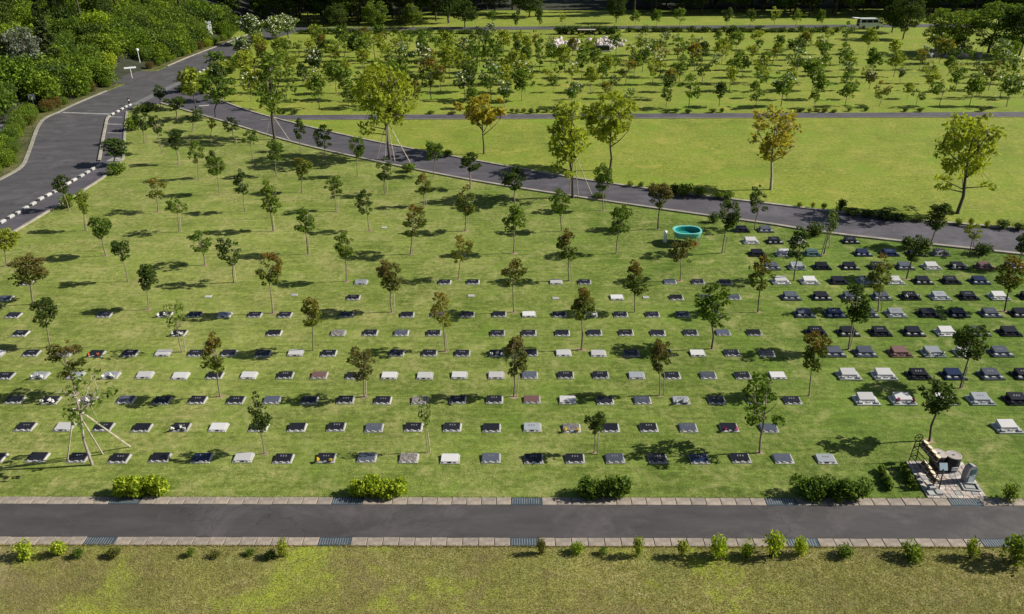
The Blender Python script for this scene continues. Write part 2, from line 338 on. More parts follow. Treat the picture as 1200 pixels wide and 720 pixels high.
kerb_line('lawn_edge_kerb', lawn_left[1:10], .22, .09, M['kerb'], -1)
# diagonal road
upper_px = [(180, 106), (223, 104), (262, 120), (313, 137), (392, 157), (425, 164), (497, 181), (600, 197), (720, 217), (790, 229), (900, 240), (1050, 257), (1140, 265), (1200, 270)]
upper = [g(*p) for p in upper_px]; dirn = (upper[-1]-upper[-3]).normalized(); upper += [upper[-1]+dirn*12, upper[-1]+dirn*26]
upper = resample([upper[1], upper[2], upper[3], upper[5], upper[7], upper[8], upper[10], upper[11], upper[13], upper[14], upper[15]], 60)
ribbon('diagonal_road', upper, lower, .004, M['asphalt_dark'])
kerb_line('upper_road_kerb', upper[3:], .28, .10, M['kerb'], 1)
kerb_line('lower_road_kerb', lower, .30, .10, M['kerb'], -1)
# main road
mr_left = resample([g(*p) for p in [(0, 212), (27, 196), (36, 178), (50, 143), (72, 131), (95, 120), (155, 95), (192, 80), (225, 66), (262, 52), (291, 41)]], 50)
mr_left = [Vector((-52, 20, 0)), Vector((-50, 45, 0))]+mr_left+[Vector((-53.5, 168, 0)), Vector((-53.5, 174, 0))]
mr_right = resample([g(*p) for p in [(0, 262), (50, 238), (75, 222), (100, 205), (118, 186), (120, 172), (126, 145), (130, 136), (155, 123), (212, 94), (236, 83), (262, 72), (290, 52)]], 50)
mr_right = [Vector((-43, 20, 0)), Vector((-41.5, 45, 0))]+mr_right+[Vector((-44.5, 166, 0)), Vector((-44, 174, 0))]
ribbon('main_road', mr_left, mr_right, .002, M['asphalt_main'])
ribbon('roadside_soil', [v_+Vector((-9, 0, 0)) for v_ in mr_left[:50]], [v_+Vector((-.3, 0, 0)) for v_ in mr_left[:50]], -.0015, M['verge_soil'])
kerb_line('main_road_left_kerb', mr_left[2:30], .32, .08, M['kerb'], 1)
kerb_line('main_road_far_kerb', mr_left[37:52], .3, .08, M['kerb'], 1)
# tarmac between main road and lawn (parking bay, junction mouth)
bay = [g(*p) for p in [(0, 262), (50, 238), (75, 222), (100, 205), (118, 186), (120, 172), (126, 145), (130, 136), (155, 123)]]
sheet('parking_bay', [*(Vector((b.x-.5, b.y, 0)) for b in bay), Vector((-47, 104, 0)), g(190, 121), *lawn_left[:-2]], -.001, M['asphalt_dark'])
sheet('junction_mouth', [g(155, 123)+Vector((-1, 0, 0)), g(190, 122), g(224, 130)+Vector((0, -.3, 0)), g(262, 120)+Vector((0, -.2, 0)), g(223, 103), g(212, 94)+Vector((-1, 0, 0))], .0008, M['asphalt_dark'])
sheet('side_road', [(-55.3, 111.5), (-55.3, 121), (-66, 121), (-84, 120), (-84, 116), (-66, 114)], .030, M['asphalt_main'])
sheet('gravel_lot', [g(0, 186), g(12, 168), g(27, 141), (-62, 92), (-75, 88), (-75, 70), (-56, 70)], .010, M['gravel'])
def strip(name, a, b, wd, z, mat):
    t = (b-a).normalized(); q = Vector((-t.y, t.x, 0))*wd/2
    return sheet(name, [a-q, b-q, b+q, a+q], z, mat)
strip('stop_line', g(74, 132), g(129, 134), .45, .008, M['line'])
strip('gutter_band', g(157, 123), g(210, 97), 1.1, .0085, M['pale_line'])
strip('give_way_line', g(233, 124.5), g(245, 123.5), .5, .010, M['white_block'])
for yy in (137, 145.5, 155.5, 167): strip('bay_line', g(126, yy), g(143, yy+.5), .35, .005, M['line'])
strip('bay_patch', g(128, 187), g(142, 187), 1.2, .005, M['line'])
# far path, far road
sheet('narrow_far_path', [(-31, 89.6), (140, 90.0), (140, 92.0), (-31, 91.8)], .0062, M['asphalt_dark'])
kerb_line('far_path_kerb', [Vector((x, 89.62, 0)) for x in (-30, 0, 40, 140)], .16, .03, M['kerb'], -1)
sheet('far_road', [(-46, 166), (140, 167.5), (140, 172), (-46, 171)], .003, M['asphalt_main'])
# near path
sheet('narrow_path', [(-70, 22.28), (70, 22.28), (70, 24.10), (-70, 24.10)], .003, M['asphalt'])

def gutter(name, y0, y1, pads, phase):
    par = tag(link(name, MB().box(-40, 40, y0+.03, y1-.03, -.2, -.002).me(name, M['slot_and_shade'])), kind='structure')
    ym = (y0+y1)/2; base = MB().box(-.294, .294, y0-ym, y1-ym, -.1, .02, bev=.014).me('kerb_block', M['concrete'])
    spans = [(g(a, py).x, g(b, py).x) for a, b, py in pads]
    for a, b in spans:
        mb = MB().box(a+.01, b-.01, y0, y1, -.1, .012, 0, .008)
        n = int((b-a)/.1)
        for i in range(n): mb.box(a+.05+i*(b-a-.1)/n, a+.05+i*(b-a-.1)/n+.03, y0+.05, y1-.05, .012, .020, 1)
        mb.build('drain_cover', [M['grate'], M['grey_metal']], par)
    rnd = random.Random(5)
    edges = [-26.0]
    # fill blocks between covers so that joints start at each cover
    pts = [-26.0]+[x for s in spans for x in s]+[26.0]
    for i in range(0, len(pts), 2):
        a, b = pts[i], pts[i+1]; n = max(1, round((b-a)/.607)); st = (b-a)/n
        for k in range(n):
            o = link('kerb_block', base, par, (a+(k+.5)*st, ym+rnd.uniform(-.008, .008), rnd.uniform(-.006, .006)), (0, rnd.uniform(-.006, .006), rnd.uniform(-.008, .008)), (st/.607, 1, 1))
gutter('upper_gutter', 24.11, 24.55, [(128, 164, 588), (389, 425, 588), (599, 635, 588), (897, 933, 588), (1112, 1149, 588)], 0)
gutter('lower_gutter', 21.84, 22.27, [(98, 134, 636), (373, 411, 636), (598, 631, 636), (922, 959, 636), (1150, 1188, 636)], 0)

# white blocks of the main road
wb = MB().box(-.31, .31, -.13, .13, 0, .2, bev=.05).me('kerb_block', M['white_block'])
def white_blocks(name, pxs, rot):
    par = tag(link(name, MB().box(-.02, .02, -.02, .02, -.3, -.06).me(name, M['kerb'])), kind='structure')
    P = [g(*p) for p in pxs]
    for i, p in enumerate(P):
        q = P[min(i+1, len(P)-1)]-P[max(i-1, 0)]
        link('kerb_block', wb, par, p, (0, 0, math.atan2(q.y, q.x)))
white_blocks('bay_edge_blocks', [(116, 195), (109, 199), (102.5, 203), (95.7, 207), (87, 212), (80, 216), (73, 220), (65, 225), (57, 229.5), (48, 234), (39, 240), (30, 245), (22, 250), (13, 255), (3, 261)], 0)
white_blocks('corner_blocks', [(132, 134.5), (138, 131.5), (143, 128.5), (147.5, 126), (152, 124)], 0)
white_blocks('verge_blocks', [(214+i*4.9, 94.4-i*2.25) for i in range(11)], 0)
kerb_line('bay_kerb', resample([g(*p) for p in [(118, 189), (120, 178), (122, 165), (125, 150), (127, 140), (130, 136)]], 14), .25, .13, M['kerb'], 1)

# ------------------------------------------------------------------ foliage
def leaves(rs, centers, radii, per, size, flat_=.75, aspect=1.5):
    P = []
    for c, r, n in zip(centers, radii, per):
        d = rs.normal(size=(n, 3)); d /= np.linalg.norm(d, axis=1)[:, None]
        rad = r*rs.uniform(.35, 1, size=(n, 1))**.6
        P.append(np.array(c)+d*rad*np.array([1, 1, flat_]))
    P = np.concatenate(P); n = len(P)
    nrm = rs.normal(size=(n, 3))+np.array([0, 0, .7]); nrm /= np.linalg.norm(nrm, axis=1)[:, None]
    t = np.cross(nrm, rs.normal(size=(n, 3))); t /= np.linalg.norm(t, axis=1)[:, None]; b = np.cross(nrm, t)
    s = (size*rs.uniform(.6, 1.35, size=(n, 1)))/2
    t = t*s*aspect; b = b*s/aspect*1.25
    V = np.stack([P-t, P-b*.9+t*.1, P+t, P+b*.9+t*.1], 1).reshape(-1, 3)
    Fc = np.arange(4*n).reshape(-1, 4)
    return V, Fc
def leaf_mesh(name, V, Fc, mats, mi=None):
    me = bpy.data.meshes.new(name); n = len(V); me.vertices.add(n); me.vertices.foreach_set('co', V.astype(np.float32).ravel())
    m = len(Fc); k = Fc.shape[1]; me.loops.add(m*k); me.loops.foreach_set('vertex_index', Fc.astype(np.int32).ravel())
    me.polygons.add(m); me.polygons.foreach_set('loop_start', np.arange(0, m*k, k, dtype=np.int32))
    me.update(calc_edges=True)
    for x in (mats if isinstance(mats, list) else [mats]): me.materials.append(x)
    if mi is not None: me.polygons.foreach_set('material_index', mi.astype(np.int32))
    return me
def tree_parts(seed, h=1.0, wd=.5, fork=.42, limbs=5, ncl=34, per=24, leaf=.05, crown_lo=.42, tr=.014, shape='round', clr=.09, low_limbs=0, shift=(0, 0)):
    """trunk mesh data and crown mesh data of a tree of height h whose crown is wd wide"""
    rs = np.random.RandomState(seed); mb = MB()
    lean = rs.uniform(-.02, .02, 2)*h
    top = Vector((lean[0]+shift[0]*.5, lean[1]+shift[1]*.5, fork*h))
    trunk_top = Vector((lean[0]*1.3+shift[0], lean[1]*1.3+shift[1], h*.86))
    mid = Vector((rs.uniform(-.012, .012)*h, rs.uniform(-.012, .012)*h, fork*h*.5))
    mb.tube([(0, 0, -.02*h), (0, 0, .02*h), mid, top, top.lerp(trunk_top, .5)+Vector((rs.uniform(-.02, .02)*h, rs.uniform(-.02, .02)*h, 0)), trunk_top], [tr*h*1.5, tr*h*1.15, tr*h, tr*h*.85, tr*h*.5, tr*h*.15], 6)
    cz0, cz1 = crown_lo*h, h
    cl = []
    tries = 0
    while len(cl) < ncl and tries < 4000:
        tries += 1
        u = rs.uniform(-1, 1, 3)
        q = (u[0]**2+u[1]**2+u[2]**2)**.5
        if q > 1 or q < rs.uniform(0, .75): continue
        z = cz0+(cz1-cz0)*(u[2]+1)/2
        if shape == 'vase': k = .45+.55*((u[2]+1)/2)**.7
        elif shape == 'cone': k = 1.15-(u[2]+1)/2*.85
        elif shape == 'column': k = .75+.25*math.sin(u[2]*4+seed)
        else: k = 1
        r = clr*h*rs.uniform(.5, 1.5)
        p = np.array([u[0]*(wd/2-r*.6)*k+shift[0]*1.1, u[1]*(wd/2-r*.6)*k+shift[1]*1.1, min(z, h-r*.6)])
        if any(np.linalg.norm(p-c[0]) < clr*h*.75 for c in cl): continue
        cl.append((p, r))
    # limbs
    LB = []
    for i in range(limbs):
        a = 2*math.pi*(i+rs.uniform(-.3, .3))/limbs; z0 = fork*h+(h*.25)*i/limbs
        s = top.lerp(trunk_top, (z0-fork*h)/max(.01, .86*h-fork*h))
        e = Vector((math.cos(a)*wd*.30+shift[0], math.sin(a)*wd*.30+shift[1], min(h*.85, z0+h*rs.uniform(.16, .32))))
        m = s.lerp(e, .5)+Vector((0, 0, -.02*h))
        mb.tube([s, m, e], [tr*h*.6, tr*h*.42, tr*h*.22], 5); LB.append((s, m, e))
    for i in range(low_limbs):
        a = rs.uniform(0, 6.28); s = top*rs.uniform(.6, .8); e = s+Vector((math.cos(a)*wd*.33, math.sin(a)*wd*.33, .06*h))
        mb.tube([s, s.lerp(e, .5), e], [tr*h*.4, tr*h*.3, tr*h*.15], 4)
        cl.append((np.array(e), clr*h)); cl.append((np.array(s.lerp(e, .7))+np.array([0, 0, .02*h]), clr*h*.8))
    for p, r in cl:
        P = Vector(p); best = min(LB, key=lambda l: min((P-l[1]).length, (P-l[2]).length)); s = best[1] if (P-best[1]).length < (P-best[2]).length else best[2]
        mb.tube([s, s.lerp(P, .5)+Vector((0, 0, .01*h)), P], [tr*h*.24, tr*h*.16, tr*h*.07], 3, cap=False)
    V, Fc = leaves(rs, [c[0] for c in cl], [c[1] for c in cl], [max(4, int(per*(c[1]/(clr*h))**2)) for c in cl], leaf*h)
    return mb, (V, Fc), cl
def conifer_parts(seed, h=14., wd=4.5, ncl=90, per=46, leaf=.5, bare=.25):
    rs = np.random.RandomState(seed); mb = MB(); mb.tube([(0, 0, -.5), (0, 0, h*.5), (rs.uniform(-.2, .2), 0, h*.97)], [.26, .17, .03], 6)
    cs = []; rr = []
    for i in range(ncl):
        t = rs.uniform(0, 1)**.85; z = h*(bare+(1-bare)*t); R = wd/2*(1-t)**.75*rs.uniform(.45, 1.05)+.1; a = rs.uniform(0, 6.28)
        cs.append((R*math.cos(a), R*math.sin(a), z-R*.15)); rr.append(.42+.35*(1-t))
        if i % 3 == 0: mb.tube([(0, 0, z), (R*math.cos(a)*.9, R*math.sin(a)*.9, z-R*.12)], [.05, .02], 3, cap=False)
    return mb, leaves(rs, cs, rr, [per]*ncl, leaf, .5, 1.9)
def bush_parts(seed, wx=2., wy=1., h=.8, n=900, leaf=.09, nb=12):
    rs = np.random.RandomState(seed); cs = []; rr = []
    for i in range(nb):
        u = rs.uniform(-1, 1, 2); r = h*rs.uniform(.26, .46)
        cs.append((u[0]*max(0, wx/2-r*.9), u[1]*max(0, wy/2-r*.9), rs.uniform(.35, .85)*h-r*.3)); rr.append(r)
    V, Fc = leaves(rs, cs, rr, [n//nb]*nb, leaf, .95)
    V[:, 2] = np.maximum(V[:, 2], .0)
    mb = MB()
    for c in cs: mb.tube([(c[0]*.4, c[1]*.4, -.05), tuple(c)], [.018, .008], 4, cap=False)
    return mb, (V, Fc)

def set_mat(o, m):
    o.material_slots[0].link = 'OBJECT'; o.material_slots[0].material = m
ORD = ['', 'first', 'second', 'third', 'fourth', 'fifth', 'sixth', 'seventh', 'eighth', 'ninth', 'tenth', 'eleventh', 'twelfth', 'thirteenth', 'fourteenth', 'fifteenth', 'sixteenth', 'seventeenth', 'eighteenth', 'nineteenth', 'twentieth', 'twenty-first', 'twenty-second', 'twenty-third', 'twenty-fourth', 'twenty-fifth', 'twenty-sixth', 'twenty-seventh', 'twenty-eighth', 'twenty-ninth', 'thirtieth']

# ---- young tree variants (unit height)
YV = []
for i in range(26):
    sh = ['round', 'vase', 'round', 'cone'][i % 4]
    mb, (V, Fc), cl = tree_parts(100+i, 1, .5, .40+.04*(i % 3), 4+i % 3, [22, 28, 34, 24][i % 4], 52, .030, .36+.05*(i % 3), .0105, sh, .062)
    YV.append((mb.me('trunk', M['bark'], True), leaf_mesh('crown', V, Fc, L['g'])))
SPV = []
for i in range(3):
    mb, (V, Fc), cl = tree_parts(160+i, 1, .5, .40, 5, 18, 9, .04, .42, .009, 'vase', .07)
    SPV.append((mb.me('trunk', M['bark'], True), leaf_mesh('crown', V, Fc, L['g'])))
stake_me = MB().tube([(0, 0, -.1), (0, 0, 1.2)], .022, 5).me('stake', M['stake'])

# bx, by, cx, top, width, colour      (base pixel, crown centre x, top row, crown width in px)
YT = [(81, 247, 71, 204, 26, 'd'), (100, 271, 96, 222, 20, 'y'), (124, 300, 117, 247, 30, 'g'), (150, 330, 142, 278, 26, 'd'), (174, 363, 172, 309, 28, 'd'),
      (185, 248, 182, 206, 27, 'o'), (210, 272, 207, 231, 25, 'g'), (233, 211, 230, 165, 20, 'g'), (257, 228, 253, 182, 20, 'g'), (247, 208, 248, 175, 15, 'd'),
      (287, 248, 283, 197, 24, 'd'), (274, 331, 270, 274, 32, 'd'), (240, 311, 235, 270, 32, 'g'), (39, 357, 31, 300, 46, 'b'), (59, 407, 50, 342, 34, 'd'),
      (8, 312, 5, 268, 32, 'y'), (169, 168, 166, 122, 26, 'd'), (190, 180, 183, 135, 20, 'd'), (209, 193, 204, 150, 20, 'd'), (207, 143, 206, 112, 30, 'd'),
      (225, 154, 229, 122, 22, 'd'), (247, 162, 248, 138, 14, 'y'), (188, 127, 187, 100, 18, 'd'), (275, 166, 270, 137, 22, 'g'), (297, 192, 293, 150, 20, 'g'),
      (352, 177, 350, 138, 20, 'd'), (381, 192, 379, 146, 24, 'g'), (419, 207, 418, 158, 24, 'g'), (451, 228, 450, 184, 24, 'd'), (324, 207, 321, 162, 22, 'g'),
      (354, 226, 353, 180, 26, 'o'), (394, 248, 391, 200, 24, 'g'), (320, 271, 315, 212, 30, 'g'), (433, 271, 427, 223, 22, 'd'), (361, 298, 357, 242, 30, 'g'),
      (481, 298, 486, 240, 36, 'r'), (497, 242, 496, 202, 24, 'o'), (508, 207, 508, 163, 22, 'g'), (551, 221, 550, 176, 30, 'd'), (545, 271, 547, 215, 32, 'r'),
      (406, 330, 404, 270, 30, 'g'), (537, 328, 541, 275, 26, 'o'), (320, 367, 315, 295, 34, 'r'), (459, 366, 457, 306, 38, 'b'), (367, 411, 366, 345, 36, 'o'),
      (522, 412, 517, 345, 30, 'o'), (602, 297, 603, 240, 34, 'g'), (604, 242, 601, 195, 32, 'd'), (658, 271, 656, 222, 26, 'g'), (707, 247, 707, 192, 28, 'g'),
      (722, 297, 727, 236, 30, 'g'), (771, 269, 774, 215, 36, 'b'), (846, 297, 854, 232, 34, 'd'), (884, 269, 889, 217, 28, 'd'), (667, 329, 665, 268, 34, 'r'),
      (797, 329, 799, 274, 34, 'b'), (602, 366, 602, 303, 32, 'r'), (744, 366, 745, 305, 36, 'ro'), (681, 410, 684, 338, 38, 'r'), (834, 409, 837, 335, 48, 'gy'),
      (888, 366, 892, 300, 32, 'r'), (930, 329, 936, 264, 32, 'd'), (1090, 289, 1099, 238, 38, 'd'), (1062, 327, 1073, 274, 36, 'd'), (1029, 365, 1033, 295, 38, 'r'),
      (1136, 298, 1141, 262, 22, 'y'), (994, 410, 1004, 330, 42, 'd'), (1177, 365, 1187, 303, 40, 'r'), (1190, 315, 1201, 272, 26, 'd'),
      (948, 464, 957, 390, 38, 'r'), (1125, 455, 1140, 382, 42, 'd'), (1089, 517, 1100, 443, 56, 'd'), (890, 531, 896, 443, 60, 'g'),
      (773, 464, 774, 396, 28, 'b'), (602, 465, 605, 394, 38, 'b'), (696, 531, 698, 481, 30, 'd'), (427, 465, 425, 402, 36, 'b'), (501, 531, 497, 464, 20, 's'),
      (310, 532, 302, 458, 32, 'd'), (258, 465, 251, 388, 38, 'r'), (88, 461, 78, 398, 44, 'b'), (213, 413, 203, 352, 30, 's'), (133, 194, 134, 163, 38, 'd'),
      (965, 298, 975, 240, 24, 's')]
def row_key(by):
    for i, lim in enumerate((500, 440, 390, 348, 313, 284, 258, 237, 217, 199, 172, 0)):
        if by > lim: return i
rows = {}
for t in YT: rows.setdefault(row_key(t[1]), []).append(t)
COLN = {'d': 'dark green', 'g': 'green', 'y': 'small yellow-green', 'r': 'rust-tinted', 'o': 'orange-tinted', 'b': 'brownish', 's': 'nearly bare', 'gy': 'bushy bright green', 'ro': 'sparse reddish'}
rnd = random.Random(11); cnt = 0
earth_spots = []
for rk in sorted(rows):
    for j, (bx, by, cx, top, wpx, col) in enumerate(sorted(rows[rk])):
        p = g(bx, by); h = height_for(p, top)
        sparse = col in ('s', 'ro', 'o') or (col == 'b' and wpx < 32)
        tm, cm = (SPV[cnt % 3] if col == 's' else YV[(cnt*7+3) % 26])
        cnt += 1
        qx, qy, qz = proj((p.x, p.y, h*.72)); dx = (cx-qx)*qz/F
        wm = wpx*qz/F
        t = thing('young_tree', '%s young tree, %s from left in %s tree row above path' % (COLN[col], ORD[j+1], ORD[rk+1]), 'tree', p, 0, 'young trees on the memorial lawn')
        t.rotation_euler = (rnd.uniform(-.05, .05), math.atan2(dx, h*.72), rnd.uniform(0, .01))
        rz = rnd.uniform(0, 6.28); s = (wm/.5*1.02, wm/.5*1.02, h*1.0)
        a = link('trunk', tm, t, (0, 0, 0), (0, 0, rz), (max(.7, s[0]*.8)if False else s[0], s[1], s[2]))
        c = link('crown', cm, t, (0, 0, 0), (0, 0, rz), s)
        set_mat(c, L[{'gy': 'g', 'ro': 'r', 's': 'g'}.get(col, col)])
        if rnd.random() < .5: set_mat(a, M['bark_dark'] if p.x > 8 else M['bark'])
        earth_spots.append((p, rnd.uniform(.08, .24)))
        if rnd.random() < .45:
            link('stake', stake_me, t, (rnd.uniform(.10, .2), rnd.uniform(-.1, .1), 0), (rnd.uniform(-.04, .04), rnd.uniform(-.04, .04), 0))
# bare earth discs round the trunks (with the lawn)
mb = MB()
for p, r in earth_spots:
    n = 9; mb.add([(p.x, p.y, .006)]+[(p.x+math.cos(6.283*k/n)*r*rnd.uniform(.6, 1.3)*1.2, p.y+math.sin(6.283*k/n)*r*rnd.uniform(.6, 1.2), .004) for k in range(n)], [(0, 1+k, 1+(k+1) % n) for k in range(n)])
tag(mb.build('bare_earth_patches', M['bare_earth']), kind='structure')

# ---- large trees
def staked(t, feet, zt, r=.035):
    for f_ in feet:
        q = g(*f_)-t.location; q.z = 0
        MB().tube([(q.x, q.y, -.1), (q.x*.04, q.y*.04, zt)], r, 5).build('stake', M['stake'], t)
def big_tree(label, bx, by, top, wpx, seed, col, cx=None, bark='bark_dark', feet=None, stake_z=3.2, **k):
    p = g(bx, by); h = height_for(p, top); qx, qy, qz = proj((p.x, p.y, h*.65)); wm = wpx*qz/F
    dx = ((cx if cx is not None else bx)-qx)*qz/F
    t = thing('broadleaf_tree', label, 'tree', p)
    kw = dict(fork=.34, limbs=6, ncl=70, per=40, leaf=.26/h, crown_lo=.36, tr=.015, shape='round', clr=.075); kw.update(k); kw['ncl'] = int(kw['ncl']*1.25); kw['per'] = int(kw['per']*.62); kw['clr'] *= .72
    mb, (V, Fc), cl = tree_parts(seed, h, wm, shift=(dx, 0), **kw)
    mb.build('trunk', M[bark], t, True)
    link('crown', leaf_mesh('crown', V, Fc, L[col]), t)
    if feet: staked(t, feet, stake_z)
    return t
big_tree('large bushy tree propped with four pale poles beside the diagonal road', 457, 187, 76, 84, 1, 'B', 450, feet=[(441, 186), (451, 189), (463, 190), (482, 192)], stake_z=3.6, fork=.42, ncl=95, per=46, clr=.075, low_limbs=3, crown_lo=.40)
big_tree('low spreading forked tree with yellowish crown, standing alone on the upper lawn', 567, 180, 112, 72, 2, 'O', 565, fork=.32, ncl=42, crown_lo=.5, shape='vase', per=42, clr=.085, leaf=.055)
big_tree('tall narrow leafy tree on pale poles between lawn and diagonal road', 671, 232, 112, 60, 3, 'B', 665, shape='column', fork=.34, crown_lo=.33, ncl=56, per=34, clr=.07, tr=.013, low_limbs=2, feet=[(667, 229), (678, 232), (694, 228)], stake_z=3.7)
big_tree('large forked tree with yellow-green crown behind the diagonal road', 715, 199, 108, 84, 4, 'B', 712, fork=.30, limbs=5, ncl=85, per=40, clr=.075, crown_lo=.38, shape='vase')
big_tree('golden tree with rounded sparse crown on the upper lawn', 903, 222, 126, 80, 5, 'O', 908, bark='bark_pale', fork=.34, limbs=6, ncl=64, per=26, clr=.08, crown_lo=.36, shape='vase')
big_tree('dark trunked lone tree with uneven crown on the right of the upper lawn', 1122, 250, 132, 92, 6, 'B', 1134, fork=.36, limbs=5, ncl=62, per=34, clr=.072, crown_lo=.36, shape='vase', low_limbs=4)
big_tree('broad dark tree with pale props at the left bend of the diagonal road', 322, 163, 58, 64, 7, 'g', 318, ncl=60, per=36, clr=.08, crown_lo=.32, feet=[(311, 160), (341, 166)], stake_z=2.6)
big_tree('wide low tree at the corner between the roads', 253, 139, 88, 48, 8, 'g', 255, ncl=40, per=36, clr=.1, crown_lo=.42, fork=.4)
# sparse staked tree among the graves, lower left
t = big_tree('thin open tree with drooping branches held by long pale poles among the graves', 108, 545, 432, 72, 9, 'g', 101, bark='bark_pale', fork=.55, limbs=5, ncl=22, per=13, leaf=.032, clr=.06, crown_lo=.42, tr=.011, feet=[(121, 532), (154, 523), (78, 540)], stake_z=2.9, shape='round')
t = big_tree('bare slender sapling tied to tall stakes beside the round bush', 966, 298, 252, 16, 10, 'd', 977, bark='bark_pale', fork=.6, limbs=4, ncl=8, per=5, leaf=.05, clr=.05, crown_lo=.6, tr=.012, feet=[(962, 300), (972, 290)], stake_z=2.4)

# ---- orchard variants: smallest instances
OV = []
for i in range(14):
    mb, (V, Fc), cl = tree_parts(300+i, 1, .85, .36, 4, [14, 19, 24][i % 3], 24, .066, .34, .011, ['round', 'vase', 'cone'][i % 3], .105)
    fl = None
    if i in (3, 6, 10):
        rs = np.random.RandomState(i); top_c = [c for c in cl if c[0][2] > .55]
        V2, F2 = leaves(rs, [c[0]+np.array([0, 0, .04]) for c in top_c], [c[1] for c in top_c], [7]*len(top_c), .055, .6, 1.0)
        fl = leaf_mesh('blossom', V2, F2, M['petal_cream'])
    OV.append((mb.me('trunk', M['bark'], True), leaf_mesh('crown', V, Fc, L['g']), fl))
rnd = random.Random(21)
y = 95.0; ri = 0
while y < 146:
    span = (-40 if y < 100 else -44.5, 62+(y-95)*.62); n = int((span[1]-span[0])/3.75); col_i = 0
    for i in range(n):
        x = span[0]+(i+.5*(ri % 2)+.2)*3.75+rnd.uniform(-.7, .7); yy = y+rnd.uniform(-.7, .7)
        if y > 139 and 5 < x < 27: continue
        if y > 139 and (x > 62 or x < -38): continue
        if y > 130 and 60 < x < 72: continue
        if y > 128 and x > 78: continue
        if rnd.random() < .10+(.22 if y > 144 else 0)+(.12 if x > 10 else 0): continue
        col_i += 1
        vi = rnd.randrange(14); tm, cm, fl = OV[vi]
        cc = rnd.choices(['g', 'd', 'y', 'o', 'r', 'b'], [6, 2.0, 3.6, .8, .25, .5])[0]
        h = rnd.uniform(2.2, 4.4)*(1.12 if x < 0 else .95); s = h*rnd.uniform(.85, 1.15)
        adj = {'g': 'green', 'd': 'dark green', 'y': 'yellowish', 'o': 'orange-tinted', 'r': 'rust-tinted', 'b': 'brownish'}[cc]
        t = thing('plantation_tree', '%s%s tree, %s from left, %s row beyond far path' % ('white-flowering ' if fl else 'small ', adj, ORD[min(col_i, 30)], ORD[ri+1]), 'tree', (x, yy, 0), 0, 'small trees in the far plantation')
        rz = rnd.uniform(0, 6.28)
        a = link('trunk', tm, t, (0, 0, 0), (0, 0, rz), (s, s, h)); c = link('crown', cm, t, (0, 0, 0), (0, 0, rz), (s, s, h)); set_mat(c, L[cc])
        if rnd.random() < .4: set_mat(a, M['bark_dark'])
        if fl: link('blossom', fl, t, (0, 0, 0), (0, 0, rz), (s, s, h))
    y += 4.9; ri += 1
# white-flowering trees at the top bend of the main road
mbw, (V, Fc), cl = tree_parts(350, 1, 1.0, .3, 6, 40, 26, .06, .28, .018, 'round', .11)
rs = np.random.RandomState(3); V2, F2 = leaves(rs, [c[0]+np.array([0, 0, .03]) for c in cl], [c[1] for c in cl], [18]*len(cl), .042, .7, 1.0)
tm, cm, fm = mbw.me('trunk', M['bark_dark'], True), leaf_mesh('crown', V, Fc, L['g']), leaf_mesh('blossom', V2, F2, M['petal_cream'])
for (px, py, h, l) in ((300, 52, 5.2, 'leftmost white-blossomed tree where the main road bends away'), (322, 50, 4.6, 'middle white-blossomed tree by the bend of the main road'), (338, 45, 4.4, 'rightmost white-blossomed tree by the bend of the main road'), (285, 68, 3.4, 'small white-blossomed tree beside the white roadside blocks')):
    t = thing('flowering_tree', l, 'tree', g(px, py)); rz = px
    for nme, me_ in (('trunk', tm), ('crown', cm), ('blossom', fm)): link(nme, me_, t, (0, 0, 0), (0, 0, rz), (h*1.15, h*1.15, h))

# ---- row of small trees behind the far road
for j, (px, py, top, wpx) in enumerate([(577, 33, 12, 14), (605, 38, 12, 12), (632, 38, 8, 14), (659, 31, 14, 11), (744, 33, 11, 18), (769, 34, 11, 18), (796, 36, 9, 19), (851, 34, 9, 18), (879, 33, 10, 16), (907, 31, 8, 17), (932, 33, 9, 17), (960, 36, 11, 14)]):
    p = g(px, py); h = height_for(p, top); wm = wpx*proj(p)[2]/F; tm, cm, fl = OV[[1, 4, 7, 12, 2, 8][j % 6]]
    t = thing('avenue_tree', 'small rounded tree, %s from the left in the row along the far road' % ORD[j+1], 'tree', p, 0, 'small trees along the far road')
    link('trunk', tm, t, (0, 0, 0), (0, 0, j), (wm/.85, wm/.85, h)); c = link('crown', cm, t, (0, 0, 0), (0, 0, j), (wm/.85, wm/.85, h)); set_mat(c, L[['g', 'd', 'd', 'y', 'g', 'g'][j % 6]])
    if 'trunk': pass

# ---- forest
FV = []
for i in range(6):       # tall broadleaf, about 11 m
    mb, (V, Fc), cl = tree_parts(400+i, 11, 8.5, .25, 6, 70, 84, .026, .18, .014, ['round', 'cone', 'round'][i % 3], .085)
    FV.append((mb.me('trunk', M['bark_dark'], True), leaf_mesh('crown', V, Fc, L['F'])))
CV = []
for i in range(5):
    mb, (V, Fc) = conifer_parts(500+i, 15+i*.8, 5.2, 110, 44, .42, [.12, .42, .25, .55, .2][i])
    CV.append((mb.me('trunk', M['bark_dark'], True), leaf_mesh('crown', V, Fc, L['C'])))
SV = []
for i in range(6):       # hillside shrubs / small trees ~3.2 m
    mb, (V, Fc) = bush_parts(600+i, 4.6, 4.4, 3.3, 3600, .19, 34)
    SV.append((mb.me('stems', M['bark_dark']), leaf_mesh('foliage', V, Fc, L['G'])))
def put_tree(var, label, grp, x, y, s, col, cat='tree', names=('trunk', 'crown'), tname='forest_tree', sz=None, z=None):
    t = thing(tname, label, cat, (x, y, hill(x, y) if z is None else z), 0, grp); rz = rnd.uniform(0, 6.28)
    for nme, me_ in zip(names, var):
        o = link(nme, me_, t, (0, 0, 0), (0, 0, rz), (s, s, sz or s))
        if nme in ('crown', 'foliage'): set_mat(o, L[col])
    return t
rnd = random.Random(31)
